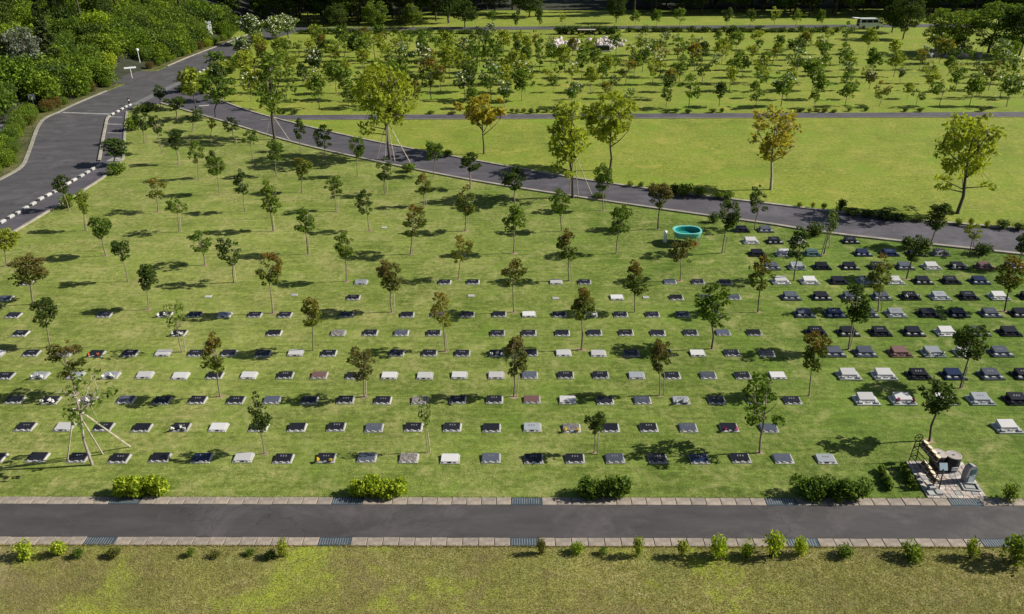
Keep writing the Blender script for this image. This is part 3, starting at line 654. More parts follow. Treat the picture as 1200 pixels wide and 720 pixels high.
def place_words(x, y, xs_):
    a = 'above the gravel lot' if y < 100 else 'just before the side road' if y < 117 else 'just past the side road' if y < 132 else 'beside the white sign board' if y < 150 else 'near the far bend of the road'
    return a+(', low on the slope' if x > xs_ else ', high on the slope')
def back_words(x, row):
    a = 'left of the open lawn strip' if x < -14 else 'beside the open lawn strip' if x < 10 else 'behind the middle of the far road' if x < 45 else 'behind the white van' if x < 85 else 'at the right end of the far road'
    return a+(', at the wood edge' if row == 0 else ', deeper in the wood')
# hillside shrubs left of the main road
y = 90.0
while y < 172:
    x = -58.9-(2.0 if y < 92 else 0)-rnd.uniform(0, .8)+(0 if y < 128 else 1.0)
    while x > -92-(y-90)*.12:
        xx, yy = x+rnd.uniform(-.8, .8), y+rnd.uniform(-.9, .9)
        if not (112.5 < yy < 121 and xx > -61.5) and not any(math.hypot(xx-a_.x-1.2, (yy-a_.y+2.0)*.8) < 2.5 for a_ in (g(165, 78), g(247, 46), g(41, 128))):
            near = xx > -80
            col = rnd.choices(['G', 'Y', 'g', 'F'], [4.6, .35, 2.6, 1.6] if near else [3, .4, 3, 3])[0]
            put_tree(SV[rnd.randrange(6)], '%s bush, %s' % ({'G': 'bright green', 'Y': 'lime green', 'g': 'mid green', 'F': 'dark green'}[col], place_words(xx, yy, -70)),
                     'bushes on the slope left of the main road', xx, yy, rnd.uniform(.55, 1.4), col, 'bush', ('stems', 'foliage'), 'hillside_bush')
        x -= 3.2
    y += 3.3
for (x_, y_, s_, v__, l_) in ((-62.5, 106, .62, 0, 'tall cedar standing over the bushes before the side road'), (-66.5, 101, .8, 4, 'tallest cedar rising from the bushes before the side road'), (-70, 95, .72, 2, 'cedar rising from the bushes above the gravel lot'), (-73.5, 104, .95, 0, 'dense cedar high behind the bushes before the side road'), (-78, 94, .9, 4, 'dense cedar high above the gravel lot')):
    put_tree(CV[v__], l_, None, x_, y_, s_, 'C', tname='cedar_tree')
put_tree(FV[2], 'silvery-leaved tree standing out of the bushes before the side road', None, -63.5, 102.5, .62, 'S', tname='woodland_tree')
# taller trees further up the slope
y = 88.0
while y < 190:
    x = -74-rnd.uniform(0, 3)-(6 if y < 100 else 0)
    if y > 126: x = -66-rnd.uniform(0, 4)
    while x > -128-(y-90)*.3:
        xx, yy = x+rnd.uniform(-1.6, 1.6), y+rnd.uniform(-1.6, 1.6)
        if not (111 < yy < 123 and xx > -70):
            con = rnd.random() < (.7 if xx < -80 else .35)
            if yy > 126 and xx > -84: con = rnd.random() < .7
            if con: put_tree(CV[rnd.choice((1, 3)) if yy > 126 else rnd.randrange(5)], 'tall dark cedar, '+place_words(xx, yy, -95), 'cedars in the wood on the left slope', xx, yy, rnd.uniform(.75, 1.1), 'C', tname='cedar_tree')
            else:
                sv = rnd.random() < .07
                cc = 'S' if sv else rnd.choices(['F', 'g', 'G'], [5, 2.6, .9])[0]
                put_tree(FV[rnd.randrange(6)], '%s broadleaf tree, %s' % ({'S': 'silvery', 'F': 'dark', 'g': 'mid green', 'G': 'bright green'}[cc], place_words(xx, yy, -90)),
                         'broadleaf trees in the wood on the left slope', xx, yy, rnd.uniform(.4, .6) if yy > 126 and xx > -84 else rnd.uniform(.6, 1.05), cc, tname='woodland_tree')
        x -= 6.0
    y += 6.0
# back wood
for row in range(6):
    x = -60.0-(row % 2)*2.5
    while x < 150:
        xx = x+rnd.uniform(-1.8, 1.8)
        if x < -14: yb = 176
        elif x < 2: yb = 196
        elif x < 22: yb = 9999
        elif x < 58: yb = 192
        else: yb = 186
        if yb < 9000:
            yy = yb+row*5.6+rnd.uniform(-1.6, 1.6); con = rnd.random() < (.45 if row else .15)
            cc = 'F' if rnd.random() < .8 else 'g'
            if con: put_tree(CV[rnd.randrange(5)], 'tall dark cedar, '+back_words(xx, row), 'cedars in the wood behind the far road', xx, yy, rnd.uniform(.8, 1.15), 'C', tname='cedar_tree')
            else: put_tree(FV[rnd.randrange(6)], {'F': 'dark broadleaf tree, ', 'g': 'paler green tree, '}[cc]+back_words(xx, row), 'broadleaf trees in the wood behind the far road', xx, yy, rnd.uniform(.75, 1.2), cc, tname='woodland_tree')
        x += 5.4
# bigger trees at the right end of the plantation
for (px, py, top, wpx, cc, l) in [(1058, 46, -10, 40, 'F', 'dark upright tree left of the rock pile at the far right'), (1107, 63, 8, 62, 'g', 'spreading layered tree over the grey rock pile'), (1158, 62, 2, 76, 'g', 'large round tree right of the grey rock pile'), (1194, 66, 5, 60, 'F', 'dark tree at the far right edge of the plantation'),
                                  (484, 33, 3, 30, 'g', 'broad green tree in front of the back wood, left of the open strip'), (545, 33, 0, 34, 'F', 'dark tree beside the strip of open far lawn'), (395, 36, 4, 30, 'F', 'round dark tree in front of the black wood'), (440, 36, 0, 34, 'g', 'green tree with pale flower spray in front of the black wood'), (722, 27, -8, 26, 'd', 'slim dark tree at the edge of the wood shadow'), (620, 20, -14, 44, 'd', 'tree at the top of the open far lawn'), (1045, 38, 0, 40, 'd', 'dark tree right of the white van')]:
    p = g(px, py); h = height_for(p, top); wm = wpx*proj(p)[2]/F; v_ = FV[(px*7) % 6]
    t = thing('woodland_tree', l, 'tree', p)
    for nme, me_ in zip(('trunk', 'crown'), v_):
        o = link(nme, me_, t, (0, 0, 0), (0, 0, px), (wm/8.5, wm/8.5, h/11))
        if nme == 'crown': set_mat(o, L[cc])

# ---- bushes and hedges
BV = []
for i in range(8):
    mb, (V, Fc) = bush_parts(700+i, 1, 1, .85, 620, .085, 16)
    BV.append((mb.me('stems', M['bark_dark']), leaf_mesh('foliage', V, Fc, L['g'])))
def bush(px, py, wpx, hpx, col, label, seed=None, group=None, name='bush', cat='bush', depth=1.0, uniq=None):
    p = g(px, py); z = proj(p)[2]; wm = wpx*z/F; h = max(.12, height_for(p, py-hpx)-.25*wm*depth*.5)
    t = thing(name, label, cat, p, 0, group)
    if uniq:
        mb, (V, Fc) = bush_parts(uniq, wm, wm*depth, h, int(uniq_n*1.9), .085 if z < 40 else .2, 30)
        mb.build('stems', M['bark_dark'], t); link('foliage', leaf_mesh('foliage', V, Fc, L[col]), t)
    else:
        v_ = BV[int(px) % 8]
        for nme, me_ in zip(('stems', 'foliage'), v_):
            o = link(nme, me_, t, (0, 0, 0), (0, 0, px), (wm, wm*depth, h/.85))
            if nme == 'foliage': set_mat(o, L[col])
    return t
uniq_n = 2600
bush(168, 579, 66, 22, 'Y', 'low bright green hedge clump above the path, far left one', name='low_hedge', cat='hedge', depth=.38, uniq=11)
bush(443, 580, 74, 21, 'Y', 'low bright green hedge clump above the path, second from left', name='low_hedge', cat='hedge', depth=.36, uniq=12)
bush(708, 580, 64, 24, 'g', 'rounder green hedge clump above the path, third from left', name='low_hedge', cat='hedge', depth=.45, uniq=13)
uniq_n = 3800
bush(974, 581, 100, 24, 'g', 'long green hedge clump above the path beside the memorial corner', name='low_hedge', cat='hedge', depth=.34, uniq=14)
for (x0, y0, x1, y1, l) in ((1030, 548, 1044, 578, 'thin clipped hedge strip left of the water point, the left one'), (1055, 546, 1073, 578, 'thin clipped hedge strip left of the water point, the right one')):
    a, b = g(x0, y0), g(x1, y1); t = thing('clipped_hedge', l, 'hedge', (a+b)/2); ln = (b-a).length
    mb, (V, Fc) = bush_parts(x0, .26, ln, .34, 1500, .07, 26); rz = math.atan2((b-a).y, (b-a).x)-math.pi/2
    link('stems', mb.me('stems', M['bark_dark']), t, (0, 0, 0), (0, 0, rz)); link('foliage', leaf_mesh('foliage', V, Fc, L['g']), t, (0, 0, 0), (0, 0, rz))
BOT = [(31, 653, 24, 20, 'Y'), (71, 650, 20, 18, 'Y'), (93, 653, 14, 12, 'g'), (134, 652, 18, 12, 'b'), (224, 651, 12, 9, 'g'), (253, 652, 14, 8, 'b'), (294, 650, 12, 8, 'g'), (333, 652, 14, 24, 'y'), (318, 654, 16, 10, 'd'),
       (634, 649, 12, 22, 'b'), (677, 648, 18, 14, 'Y'), (707, 650, 12, 8, 'g'), (747, 651, 14, 24, 'y'), (800, 652, 16, 20, 'y'), (842, 655, 27, 32, 'Y'), (876, 652, 18, 20, 'Y'), (904, 653, 26, 30, 'Y'), (937, 650, 18, 24, 'Y'), (990, 652, 22, 15, 'g'), (1066, 654, 28, 20, 'G'), (1137, 654, 18, 26, 'y'), (1187, 658, 36, 36, 'G')]
for j, (px, py, wp, hp, cc) in enumerate(BOT):
    bush(px, py, wp, hp, cc, '%s roadside shrub, %s from the left along the lower kerb' % ({'Y': 'lime green', 'G': 'bright', 'g': 'green', 'b': 'brownish low', 'y': 'thin yellowish', 'd': 'dark low'}[cc], ORD[j+1]), group='shrubs along the lower kerb', name='roadside_shrub', cat='shrub')
RD = [(525, 183, 12, 10, 'g'), (739, 219, 9, 8, 'y'), (751, 220, 8, 8, 'g'), (764, 223, 8, 11, 'd'), (778, 225, 9, 13, 'b'), (790, 227, 12, 14, 'd'), (801, 229, 24, 18, 'g'), (819, 230, 16, 12, 'g'), (840, 233, 15, 10, 'g'), (853, 234, 15, 12, 'g'), (937, 243, 8, 8, 'y'), (952, 244, 7, 8, 'y'), (965, 245, 8, 9, 'g'), (984, 248, 15, 16, 'd'),
      (1000, 252, 22, 9, 'd'), (1018, 254, 22, 11, 'd'), (1037, 256, 24, 13, 'd'), (1057, 258, 22, 11, 'd'), (1075, 259, 18, 9, 'd'), (1122, 264, 10, 10, 'g'), (1136, 266, 7, 11, 'y'), (1156, 267, 7, 10, 'y'), (1176, 268, 20, 12, 'd'), (1192, 270, 16, 10, 'd')]
for j, (px, py, wp, hp, cc) in enumerate(RD):
    bush(px, py, wp, hp, cc, '%s bush, %s from the left along the far kerb of the diagonal road' % ({'Y': 'lime', 'g': 'green', 'b': 'brownish', 'y': 'small pale', 'd': 'dark'}[cc], ORD[j+1]), group='bushes along the diagonal road', name='roadside_bush')
for (px, py, wp, hp, cc, l) in [(956, 276, 25, 18, 'd', 'round dark clipped bush below the diagonal road near the raised graves'), (1151, 298, 26, 16, 'd', 'round dark clipped bush at the right end below the diagonal road'), (836, 261, 14, 14, 'd', 'dark conical bush at the road kerb right of the teal tub'),
                                (157, 153, 20, 22, 'G', 'bright bush at the top of the parking bay'), (137, 204, 24, 18, 'G', 'bright bush at the lower end of the parking bay'), (80, 243, 24, 18, 'G', 'bright bush on the lawn edge beside the white blocks'), (6, 285, 26, 20, 'G', 'bright bush at the left picture edge beside the road'), (480, 201, 20, 12, 'G', 'low bright bush at the foot of the propped tree'),
                                (701, 233, 20, 10, 'd', 'low dark bush at the foot of the pole right of the narrow tree'), (174, 130, 30, 14, 'd', 'dark low bush at the pointed top of the lawn'), (1180, 586, 20, 22, 'g', 'bush at the right picture edge above the path')]:
    bush(px, py, wp, hp, cc, l)
rnd = random.Random(41)
for j in range(30):
    px = [332, 345, 470, 505, 530, 553, 566, 600, 606, 614, 622, 630, 641, 650, 688, 781, 792, 806, 835, 846, 938, 948, 957, 966, 977, 995, 1015, 1060, 1078, 1150][j]
    bush(px, 133-(px-600)*.004+rnd.uniform(-1.5, .5), rnd.uniform(6, 11), rnd.uniform(4, 7), rnd.choice('dgbdo'), 'tiny low bush beside the far narrow path, %s from the left' % ORD[j+1], group='tiny bushes beside the far narrow path', name='low_bush')
for j in range(26):        # verge bushes beside plantation and main road
    u = j/25; px = 215+u*75+rnd.uniform(-4, 4); py = 104-u*40+rnd.uniform(0, 9)
    bush(px, py, rnd.uniform(12, 20), rnd.uniform(7, 11), rnd.choice('GygGYd'), 'bushy plant on the verge right of the white roadside blocks', group='verge plants beside the white roadside blocks', name='verge_bush')
for j in range(30):        # strip between gravel lot and main road
    u = j/29; p = g(2+u*48+rnd.uniform(-5, 3), 198-u*62+rnd.uniform(-3, 3)); 
    t = put_tree(SV[rnd.randrange(6)], 'leafy bush between the gravel lot and the main road', 'bushes between gravel lot and main road', p.x-1.2, p.y, rnd.uniform(.3, .5), rnd.choice('GgG'), 'bush', ('stems', 'foliage'), 'verge_bush', z=0)
for j, v_ in enumerate(mr_left[3:50]):
    if 111 < v_.y < 121.5 or rnd.random() < .12: continue
    if any(math.hypot(v_.x-1.5-a_.x, v_.y-a_.y) < 1.6 for a_ in (g(165, 78), g(247, 46))): continue
    put_tree(SV[rnd.randrange(6)], 'low %s bush at the left kerb of the main road, %s' % ('leafy', 'beside the gravel lot' if v_.y < 92 else 'before the side road' if v_.y < 115 else 'past the side road'), 'bushes along the left kerb of the main road', v_.x-1.7+rnd.uniform(-.5, .2), v_.y+rnd.uniform(-.5, .5), rnd.uniform(.22, .42), rnd.choice('GgGYb'), 'bush', ('stems', 'foliage'), 'verge_bush', z=0)
# dark hedge clumps before the far road
px = 352
j = 0
HB = [(x, rnd.uniform(12, 17), rnd.uniform(6, 10)) for x in list(range(352, 565, 11))+list(range(738, 985, 10))]
for j, (px, wp, hp) in enumerate(HB):
    bush(px+rnd.uniform(-2, 2), 39.5 if px < 600 else 37.5, wp, hp, rnd.choice('ddFdg'), 'clipped dark bush in the hedge line before the far road', group='hedge bushes before the far road', name='hedge_bush')
for j in range(9): bush(655+j*8, 40, 15, 12, 'd', 'larger dark hedge bush behind the white boulders', group='hedge bushes behind the white boulders', name='hedge_bush')

# ------------------------------------------------------------------ graves
LW, LD = .83, .62
def flat_grave_meshes():
    fr = MB().box(-LW/2, LW/2, -LD/2, LD/2, -.05, .035, bev=.01)
    fr.wedge(-LW/2+.02, LW/2-.02, -.19, LD/2-.02, .033, .048, .085, bev=.01)
    pl = MB().wedge(-.385, .345, -.20, .285, .044, .068, .118, bev=.006)
    vz = MB().lathe([(.025, 0), (.035, .02), (.03, .05), (.036, .065)], 8)
    ib = MB().box(-.07, .07, -.035, .035, 0, .05, bev=.01)
    ins = MB()
    for i in range(3): ins.box(-.14+.11*i, -.09+.11*i, .04, .13, 0, .004)
    return fr.me('frame', M['frame_stone']), pl.me('plate', ST['d'][1]), vz.me('flower_vase', M['block_stone']), ib.me('incense_block', M['block_stone']), ins.me('inscription', M['engraving'])
fr_me, pl_me, vz_me, ib_me, ins_me = flat_grave_meshes()
def raised_meshes():
    b = MB().box(-.56, .56, -.40, .38, -.05, .08, bev=.015)
    s = MB().wedge(-.38, .38, -.15, .34, .075, .20, .31, bev=.012)
    blk = MB().box(-.09, .09, -.08, .08, 0, .09, bev=.012)
    ib = MB().box(-.10, .10, -.04, .04, 0, .07, bev=.012)
    return [m_.me(n, ST['d'][1]) for m_, n in ((b, 'base'), (s, 'sloping_stone'), (blk, 'vase_block'), (ib, 'incense_block'))]
rb_me, rs_me, rk_me, ri_me = raised_meshes()
fl_me = {}
for k, m_ in (('f', 'petal_white'), ('y', 'petal_yellow'), ('o', 'petal_orange'), ('m', 'petal_magenta')):
    rs = np.random.RandomState(ord(k)); V, Fc = leaves(rs, [(0, 0, .18), (.03, .02, .25), (-.05, 0, .2)], [.09, .07, .07], [26, 16, 16], .07, .9, 1.1)
    V2, F2 = leaves(rs, [(0, 0, .12)], [.08], [22], .07)
    V3 = np.concatenate([V, V2]); F3 = np.concatenate([Fc, F2+len(V)]); fl_me[k] = leaf_mesh('flowers', V3, F3, [M[m_], L['g']], np.array([0]*len(Fc)+[1]*len(F2)))
FLN = {'f': ' and white flowers', 'y': ' and yellow flowers', 'o': ' and orange flowers', 'm': ' and magenta flowers', '': ''}
# left field: row (0 nearest the path) -> {column: colour code + flower code}
def seq(s, k0): return {k0+i: c for i, c in enumerate(s.split()) if c != '.'}
LEFT = {
 0: seq('d d d d d n w d dy g p w g d d g d n d g l', -13),
 1: seq('d w d d df w d d d g d d d l py d d g dm g', -13),
 2: seq('d df pf g d d d g d d d p d d r w d g lf d d d', -14),
 3: seq('d lf l lf w w d w d r d w w w w g d d l d g d w', -15),
 4: seq('w d l do d w d d d w d . d d d df d w w d d w d d', -16),
 5: seq('d . . . . df . . d . p d g d . d d d d d d d g d', -16),
 6: seq('d . . d . df d l d d . d . d r d d w d wf d d d e', -17),
 7: {-18: 'g', -6: 'd', 3: 'w', 5: 'd', 6: 'g', 7: 'g'},
 8: {-18: 'd', -6: 'l', -3: 'd', -2: 'd', 1: 'w', 2: 'd', 5: 'g', 6: 'd', 7: 'd'}}
rnd = random.Random(51)
for r, row in LEFT.items():
    for n, k in enumerate(sorted(row)):
        code = row[k]; c = code[0]; fl = code[1:] 
        x, y = .49+1.8*k+rnd.uniform(-.05, .05), 27.02+2.252*r+rnd.uniform(-.04, .04)
        t = thing('flat_grave', '%s flat grave%s, %s from left, %s row above path' % (ST[c][0], FLN[fl].replace(' and', ' with'), ORD[n+1], ORD[r+1]), 'grave', (x, y, 0), rnd.uniform(-.025, .025), 'flat graves on the left and middle lawn')
        link('frame', fr_me, t)
        p_ = link('plate', pl_me, t); set_mat(p_, ST[c][1])
        if rnd.random() < .6 and c != 'w': tag(link('inscription', ins_me, t, (rnd.uniform(-.03, .03), .02, .0955), (.103, 0, 0), (1, rnd.uniform(.8, 1.3), 1)), kind='stuff')
        ib_o = link('incense_block', ib_me, t, (rnd.uniform(-.04, .04), -.25, .034)); set_mat(ib_o, M['slot_and_shade'] if c in 'wl' else M['block_stone'])  # coloured dark on pale graves to stand in for the shadow line there
        for s_ in (-1, 1): link('flower_vase', vz_me, t, (s_*.27, -.25, .034))
        if fl:
            a = link('flowers', fl_me[fl], t, (-.27, -.25, .02), (0, 0, k), (.8, .8, .8)); link('flowers', fl_me[fl], t, (.27, -.25, .02), (0, 0, k+2), (.75, .75, .7))
            if fl == 'f': link('flowers', fl_me[fl], t, (.05, -.12, .0), (0, 0, k+1), (.8, .8, .8))
RIGHT = {   # row: y px of the stone tops, list of (x px, code)
 12: (271, [(871, 'd'), (899, 'g')]),
 11: (285, [(882, 'w'), (910, 'd'), (938, 'w'), (1000, 'd')]),
 10: (300, [(890, 'd'), (922, 'w'), (955, 'e'), (1015, 'n'), (1047, 'n'), (1077, 'd'), (1107, 'pf')]),
 9: (316, [(907, 'g'), (937, 'lf'), (967, 'd'), (1000, 'd'), (1033, 'd'), (1065, 'g'), (1097, 'w'), (1128, 'df'), (1160, 'r'), (1193, 'd')]),
 8: (331.5, [(917, 'w'), (951, 'w'), (985, 'd'), (1018, 'lf'), (1051, 'w'), (1085, 'd'), (1118, 'd'), (1152, 'n'), (1186, 'l')]),
 7: (350, [(929, 'g'), (965, 'd'), (1000, 'g'), (1036, 'g'), (1070, 'df'), (1105, 'l'), (1139, 'd'), (1175, 'w'), (1211, 'd')]),
 6: (370, [(945, 'g'), (981, 'n'), (1020, 'g'), (1053, 'l'), (1091, 'd'), (1127, 'd'), (1165, 'g'), (1201, 'd')]),
 5: (392, [(959, 'd'), (997, 'd'), (1035, 'd'), (1074, 'd'), (1113, 'w'), (1151, 'g'), (1188, 'd')]),
 4: (416, [(980, 'g'), (1017, 'g'), (1058, 'r'), (1097, 'lf'), (1136, 'wf'), (1177, 'g')]),
 3: (443, [(998, 'wd'), (1040, 'w'), (1081, 'd'), (1122, 'n'), (1166, 'g'), (1206, 'd')]),
 2: (471, [(1018, 'w'), (1061, 'wm'), (1110, 'wf'), (1153, 'l'), (1196, 'd')]),
 1: (505, [(1186, 'w')])}
for rn, r in enumerate(sorted(RIGHT)):
    py, lst = RIGHT[r]
    for n, (px, code) in enumerate(lst):
        c = code[0]; fl = code[1:]; fl = '' if fl == 'd' else fl
        q = g(px, py, .15); x, y = q.x, 27.02+2.252*r
        t = thing('raised_grave', '%s raised grave%s, %s from left, %s raised row' % (ST[c][0], FLN[fl].replace(' and', ' with'), ORD[n+1], ORD[rn+1]), 'grave', (x, y, 0), rnd.uniform(-.02, .02), 'raised graves on the right lawn')
        for nme, me_, loc in (('base', rb_me, (0, 0, 0)), ('sloping_stone', rs_me, (0, 0, 0)), ('vase_block', rk_me, (-.38, -.29, .078)), ('vase_block', rk_me, (.38, -.29, .078)), ('incense_block', ri_me, (0, -.27, .078))):
            o = link(nme, me_, t, loc); set_mat(o, ST[c][1] if nme in ('base', 'sloping_stone') else (M['block_stone'] if c in 'wlgp' or n % 2 else ST[c][1]))
        if code[1:] == 'd': pass
        if c != 'w' and rnd.random() < .6: tag(link('inscription', ins_me, t, (0, .02, .2395), (math.atan2(.11, .49), 0, 0), (1.1, 1.1, 1)), kind='stuff')
        if fl:
            for s_ in (-1, 1): link('flowers', fl_me[fl], t, (s_*.38, -.29, .10), (0, 0, n+s_), (.9, .9, .9))
sm_me = MB().box(-.2, .2, -.16, .16, -.03, .035, bev=.01).me('flush_marker', M['frame_stone'])
for j, (px, py, l) in enumerate([(244, 348, 'leftmost tiny flush marker lying in the grass'), (345, 346, 'second tiny flush marker lying in the grass'), (552, 347, 'tiny flush marker left of the middle rust-tinted trees'), (651, 350, 'dull flush marker under the white graves'), (757, 349, 'pale flush marker between two flat graves'), (450, 267, 'flush marker high on the empty lawn')]):
    tag(link('flush_marker', sm_me, None, g(px, py)), l, 'marker', 'tiny flush markers in the lawn')

# ------------------------------------------------------------------ water point at the lower right corner
poly = [g(1061, 541), g(1087, 584.5), g(1158, 585.5), g(1128, 542)]
plz = sheet('paved_corner', poly, .012, M['mortar'])
rnd = random.Random(61)
a, b, c_, d = poly
NU, NVv = 10, 10
gp = [[(a.lerp(d, i/NU)).lerp(b.lerp(c_, i/NU), j/NVv)+Vector((rnd.uniform(-.07, .07) if 0 < i < NU else 0, rnd.uniform(-.07, .07) if 0 < j < NVv else 0, 0)) for i in range(NU+1)] for j in range(NVv+1)]
for j in range(NVv):
    for i in range(NU):
        Q = [gp[j][i], gp[j+1][i], gp[j+1][i+1], gp[j][i+1]]; cen = sum(Q, Vector())/4; zt = rnd.uniform(.035, .05)
        lo = [cen+(q-cen)*.93 for q in Q]; hi = [cen+(q-cen)*.86 for q in Q]
        vs = [(q.x, q.y, .0) for q in lo]+[(q.x, q.y, zt-.01) for q in lo]+[(q.x, q.y, zt) for q in hi]
        fs = [(k, (k+1) % 4, (k+1) % 4+4, k+4) for k in range(4)]+[(k+4, (k+1) % 4+4, (k+1) % 4+8, k+8) for k in range(4)]+[(8, 9, 10, 11)]
        link('paving_stone', mesh('paving_stone', vs, fs, rnd.choice(M['paving'])), plz)
# pail rack
rp = g(1069, 541); fp = g(1096, 574)
ax = (fp-rp); ln = ax.length; rack = thing('pail_rack', 'dark iron rack holding two tiers of wooden pails, with a ring finial', 'rack', (rp+fp)/2, math.atan2(ax.y, ax.x))
mb = MB(); hl = ln/2
for sx in (-hl, hl):
    for sy in (-.16, .16): mb.tube([(sx, sy, 0), (sx, sy*.6, 1.02)], .022, 6)
    mb.tube([(sx, -.16, .30), (sx, .16, .30)], .016, 6); mb.tube([(sx, -.14, .80), (sx, .14, .80)], .016, 6)
for z_ in (.30, .82):
    for sy in (-.12, .14): mb.tube([(-hl, sy, z_), (hl, sy, z_)], .018, 6)
for i in range(5): mb.tube([(-hl, -.1, .25+i*.15), (-hl, .1, .35+i*.15)], .012, 5)
mb.build('frame', M['brown_metal'], rack)
mb = MB(); pts = [(-hl, .17*math.cos(t_), 1.25+.17*math.sin(t_)) for t_ in np.linspace(0, 2*math.pi, 19)]
mb.tube(pts, .018, 6)
for k in range(3): mb.tube([(-hl, .17*math.cos(k*1.047), 1.25+.17*math.sin(k*1.047)), (-hl, -.17*math.cos(k*1.047), 1.25-.17*math.sin(k*1.047))], .012, 5)
mb.build('ring_finial', M['brown_metal'], rack)
pail = MB().lathe([(.128, 0), (.108, .26)], 14, 0); bowl_me = pail.me('staves', M['pail_wood'], True)
base_me = MB().lathe([(.111, .255), (.111, .275), (.10, .278)], 14, 0).me('base', M['pail_base'])
hoop_me = MB().lathe([(.127, .05), (.130, .06), (.124, .09)], 14, cap=False).me('hoop', M['grey_metal'])
k_ = 0
for tier, (px0, py0, px1, py1, zz) in enumerate(((1085, 518, 1099, 534.5, 1.08), (1085, 541, 1096.5, 559, .56))):
    for i in range(4):
        u = i/3; q = g(px0+(px1-px0)*u, py0+(py1-py0)*u, zz)
        t = thing('wooden_pail', '%s wooden pail upside down on the %s tier of the iron rack' % (['rearmost', 'second rearmost', 'third', 'frontmost'][i], ['upper', 'lower'][tier]), 'pail', q-Vector((.08, -.02, .26)), 0, 'wooden pails on the rack')
        t.rotation_euler = (.12, .35, 0)
        link('staves', bowl_me, t); link('base', base_me, t); link('hoop', hoop_me, t)
# notice panel at the front of the rack
q = g(1100, 548); t = thing('notice_panel', 'small pale blue notice panel on a post in front of the rack', 'sign', (g(1100, 572).x, g(1100, 572).y, 0))
MB().tube([(0, 0, 0), (0, .02, .95)], .025, 6).build('post', M['grey_metal'], t)
MB().box(-.16, .16, -.02, .02, 0, .30).build('panel', flat('pale_blue_panel', (.45, .58, .66), .4, .1), t, loc=(0, .02, .88), rot=(-.55, 0, 0))
# barrels
for (px, py, l, lidc) in ((1118, 533, 'black water barrel with beige lid and white plate, nearer the stone slab', 'lid'), (1101, 531, 'black water barrel half hidden behind the pail rack', 'lid')):
    q = g(px, py, .78); t = thing('water_barrel', l, 'barrel', (q.x, q.y, 0), 0, 'water barrels')
    MB().lathe([(.25, 0.02), (.28, .05), (.30, .25), (.29, .27), (.31, .30), (.31, .5), (.295, .52), (.30, .55), (.29, .72), (.27, .74)], 22).build('body', M['black'], t, True)
    MB().lathe([(.30, .735), (.31, .745), (.305, .775), (.26, .782), (.25, .772)], 22).build('lid', M[lidc], t)
    MB().lathe([(.05, .782), (.05, .80)], 10).build('cap', M['grey_metal'], t)
    if px == 1118: MB().box(-.12, .12, -.325, -.305, .18, .36).build('plate', M['white_metal'], t)
# stone slab with tap
q = g(1134, 567); t = thing('tap_stone', 'upright grey stone slab with rounded top and tap, beside the ground basin', 'water tap', (q.x+.02, q.y+.12, 0), .25)
prof = [(-.22, 0), (.22, 0), (.25, .35), (.24, .70), (.12, .86), (-.05, .90), (-.2, .80), (-.26, .45)]
v = [(x_, -.13, z_) for x_, z_ in prof]+[(x_*.95, .13, z_*.98) for x_, z_ in prof]; n = len(prof)
link('slab', mesh('slab', v, [tuple(range(n)), tuple(range(2*n-1, n-1, -1))]+[(i, i+n, (i+1) % n+n, (i+1) % n) for i in range(n)], M['grey_rock']), t)
MB().box(-.12, .17, -.15, -.128, .08, .42).build('notice', flat('light_blue_plate', (.50, .60, .66), .35, .1), t)
MB().box(-.05, .17, -.145, -.129, .46, .74).build('recess', flat('teal_slate', (.05, .12, .14), .3, .1), t)
MB().tube([(.02, -.13, .45), (.02, -.24, .46), (.02, -.26, .41)], .018, 6).build('tap', M['grey_metal'], t)
q = g(1136, 572); t = thing('ground_basin', 'pale square ground basin with dark opening in front of the tap stone', 'basin', (q.x, q.y, 0), -.12)
mb = MB(); mb.box(-.34, .34, -.26, -.19, 0, .10, bev=.01).box(-.34, .34, .19, .26, 0, .10, bev=.01).box(-.34, -.27, -.188, .188, 0, .10, bev=.01).box(.27, .34, -.188, .188, 0, .10, bev=.01); mb.build('rim', M['block_stone'], t)
mb = MB(); mb.box(-.265, .265, -.185, .185, .0, .052)
mb.build('bottom', M['slot_and_shade'], t)
mb = MB(); mb.box(-.18, .2, -.10, .10, .054, .066); mb.build('drain_plate', M['block_stone'], t)
q = g(1095, 579); t = thing('stone_steps', 'small stacked pale stone blocks in front of the pail rack', 'stone blocks', (q.x, q.y, 0), 0)
MB().box(-.30, .0, -.16, .10, 0, .10, bev=.01).build('block', M['block_stone'], t); MB().box(.01, .28, -.14, .10, 0, .14, bev=.01).build('block', M['block_stone'], t); MB().box(-.16, .10, .12, .36, 0, .22, bev=.01).build('block', M['block_stone'], t)

# ------------------------------------------------------------------ teal tub on legs and white canisters
p = g(804, 285); t = thing('teal_tub', 'large oval teal tub standing on thin legs by the lawn edge', 'tub', (p.x, p.y, 0), .03)
def oval(a_, b_, z_, n=28, pw=2.6):
    return [(a_*math.copysign(abs(math.cos(6.2832*k/n))**(2/pw), math.cos(6.2832*k/n)), b_*math.copysign(abs(math.sin(6.2832*k/n))**(2/pw), math.sin(6.2832*k/n)), z_) for k in range(n)]
rings = [oval(.80, .56, .50), oval(.93, .72, .62), oval(.96, .80, .90), oval(1.0, .84, .96)]
v = [q_ for r_ in rings for q_ in r_]; n = 28; f = [(i*n+k, i*n+(k+1) % n, (i+1)*n+(k+1) % n, (i+1)*n+k) for i in range(3) for k in range(n)]+[tuple(range(n))[::-1]]
link('shell', mesh('shell', v, f, M['teal_pale'], smooth=False), t)
rings = [oval(1.0, .85, .90), oval(1.02, .86, 1.02), oval(.90, .72, 1.02), oval(.88, .70, .96)]
v = [q_ for r_ in rings for q_ in r_]; f = [(i*n+k, i*n+(k+1) % n, (i+1)*n+(k+1) % n, (i+1)*n+k) for i in range(3) for k in range(n)]
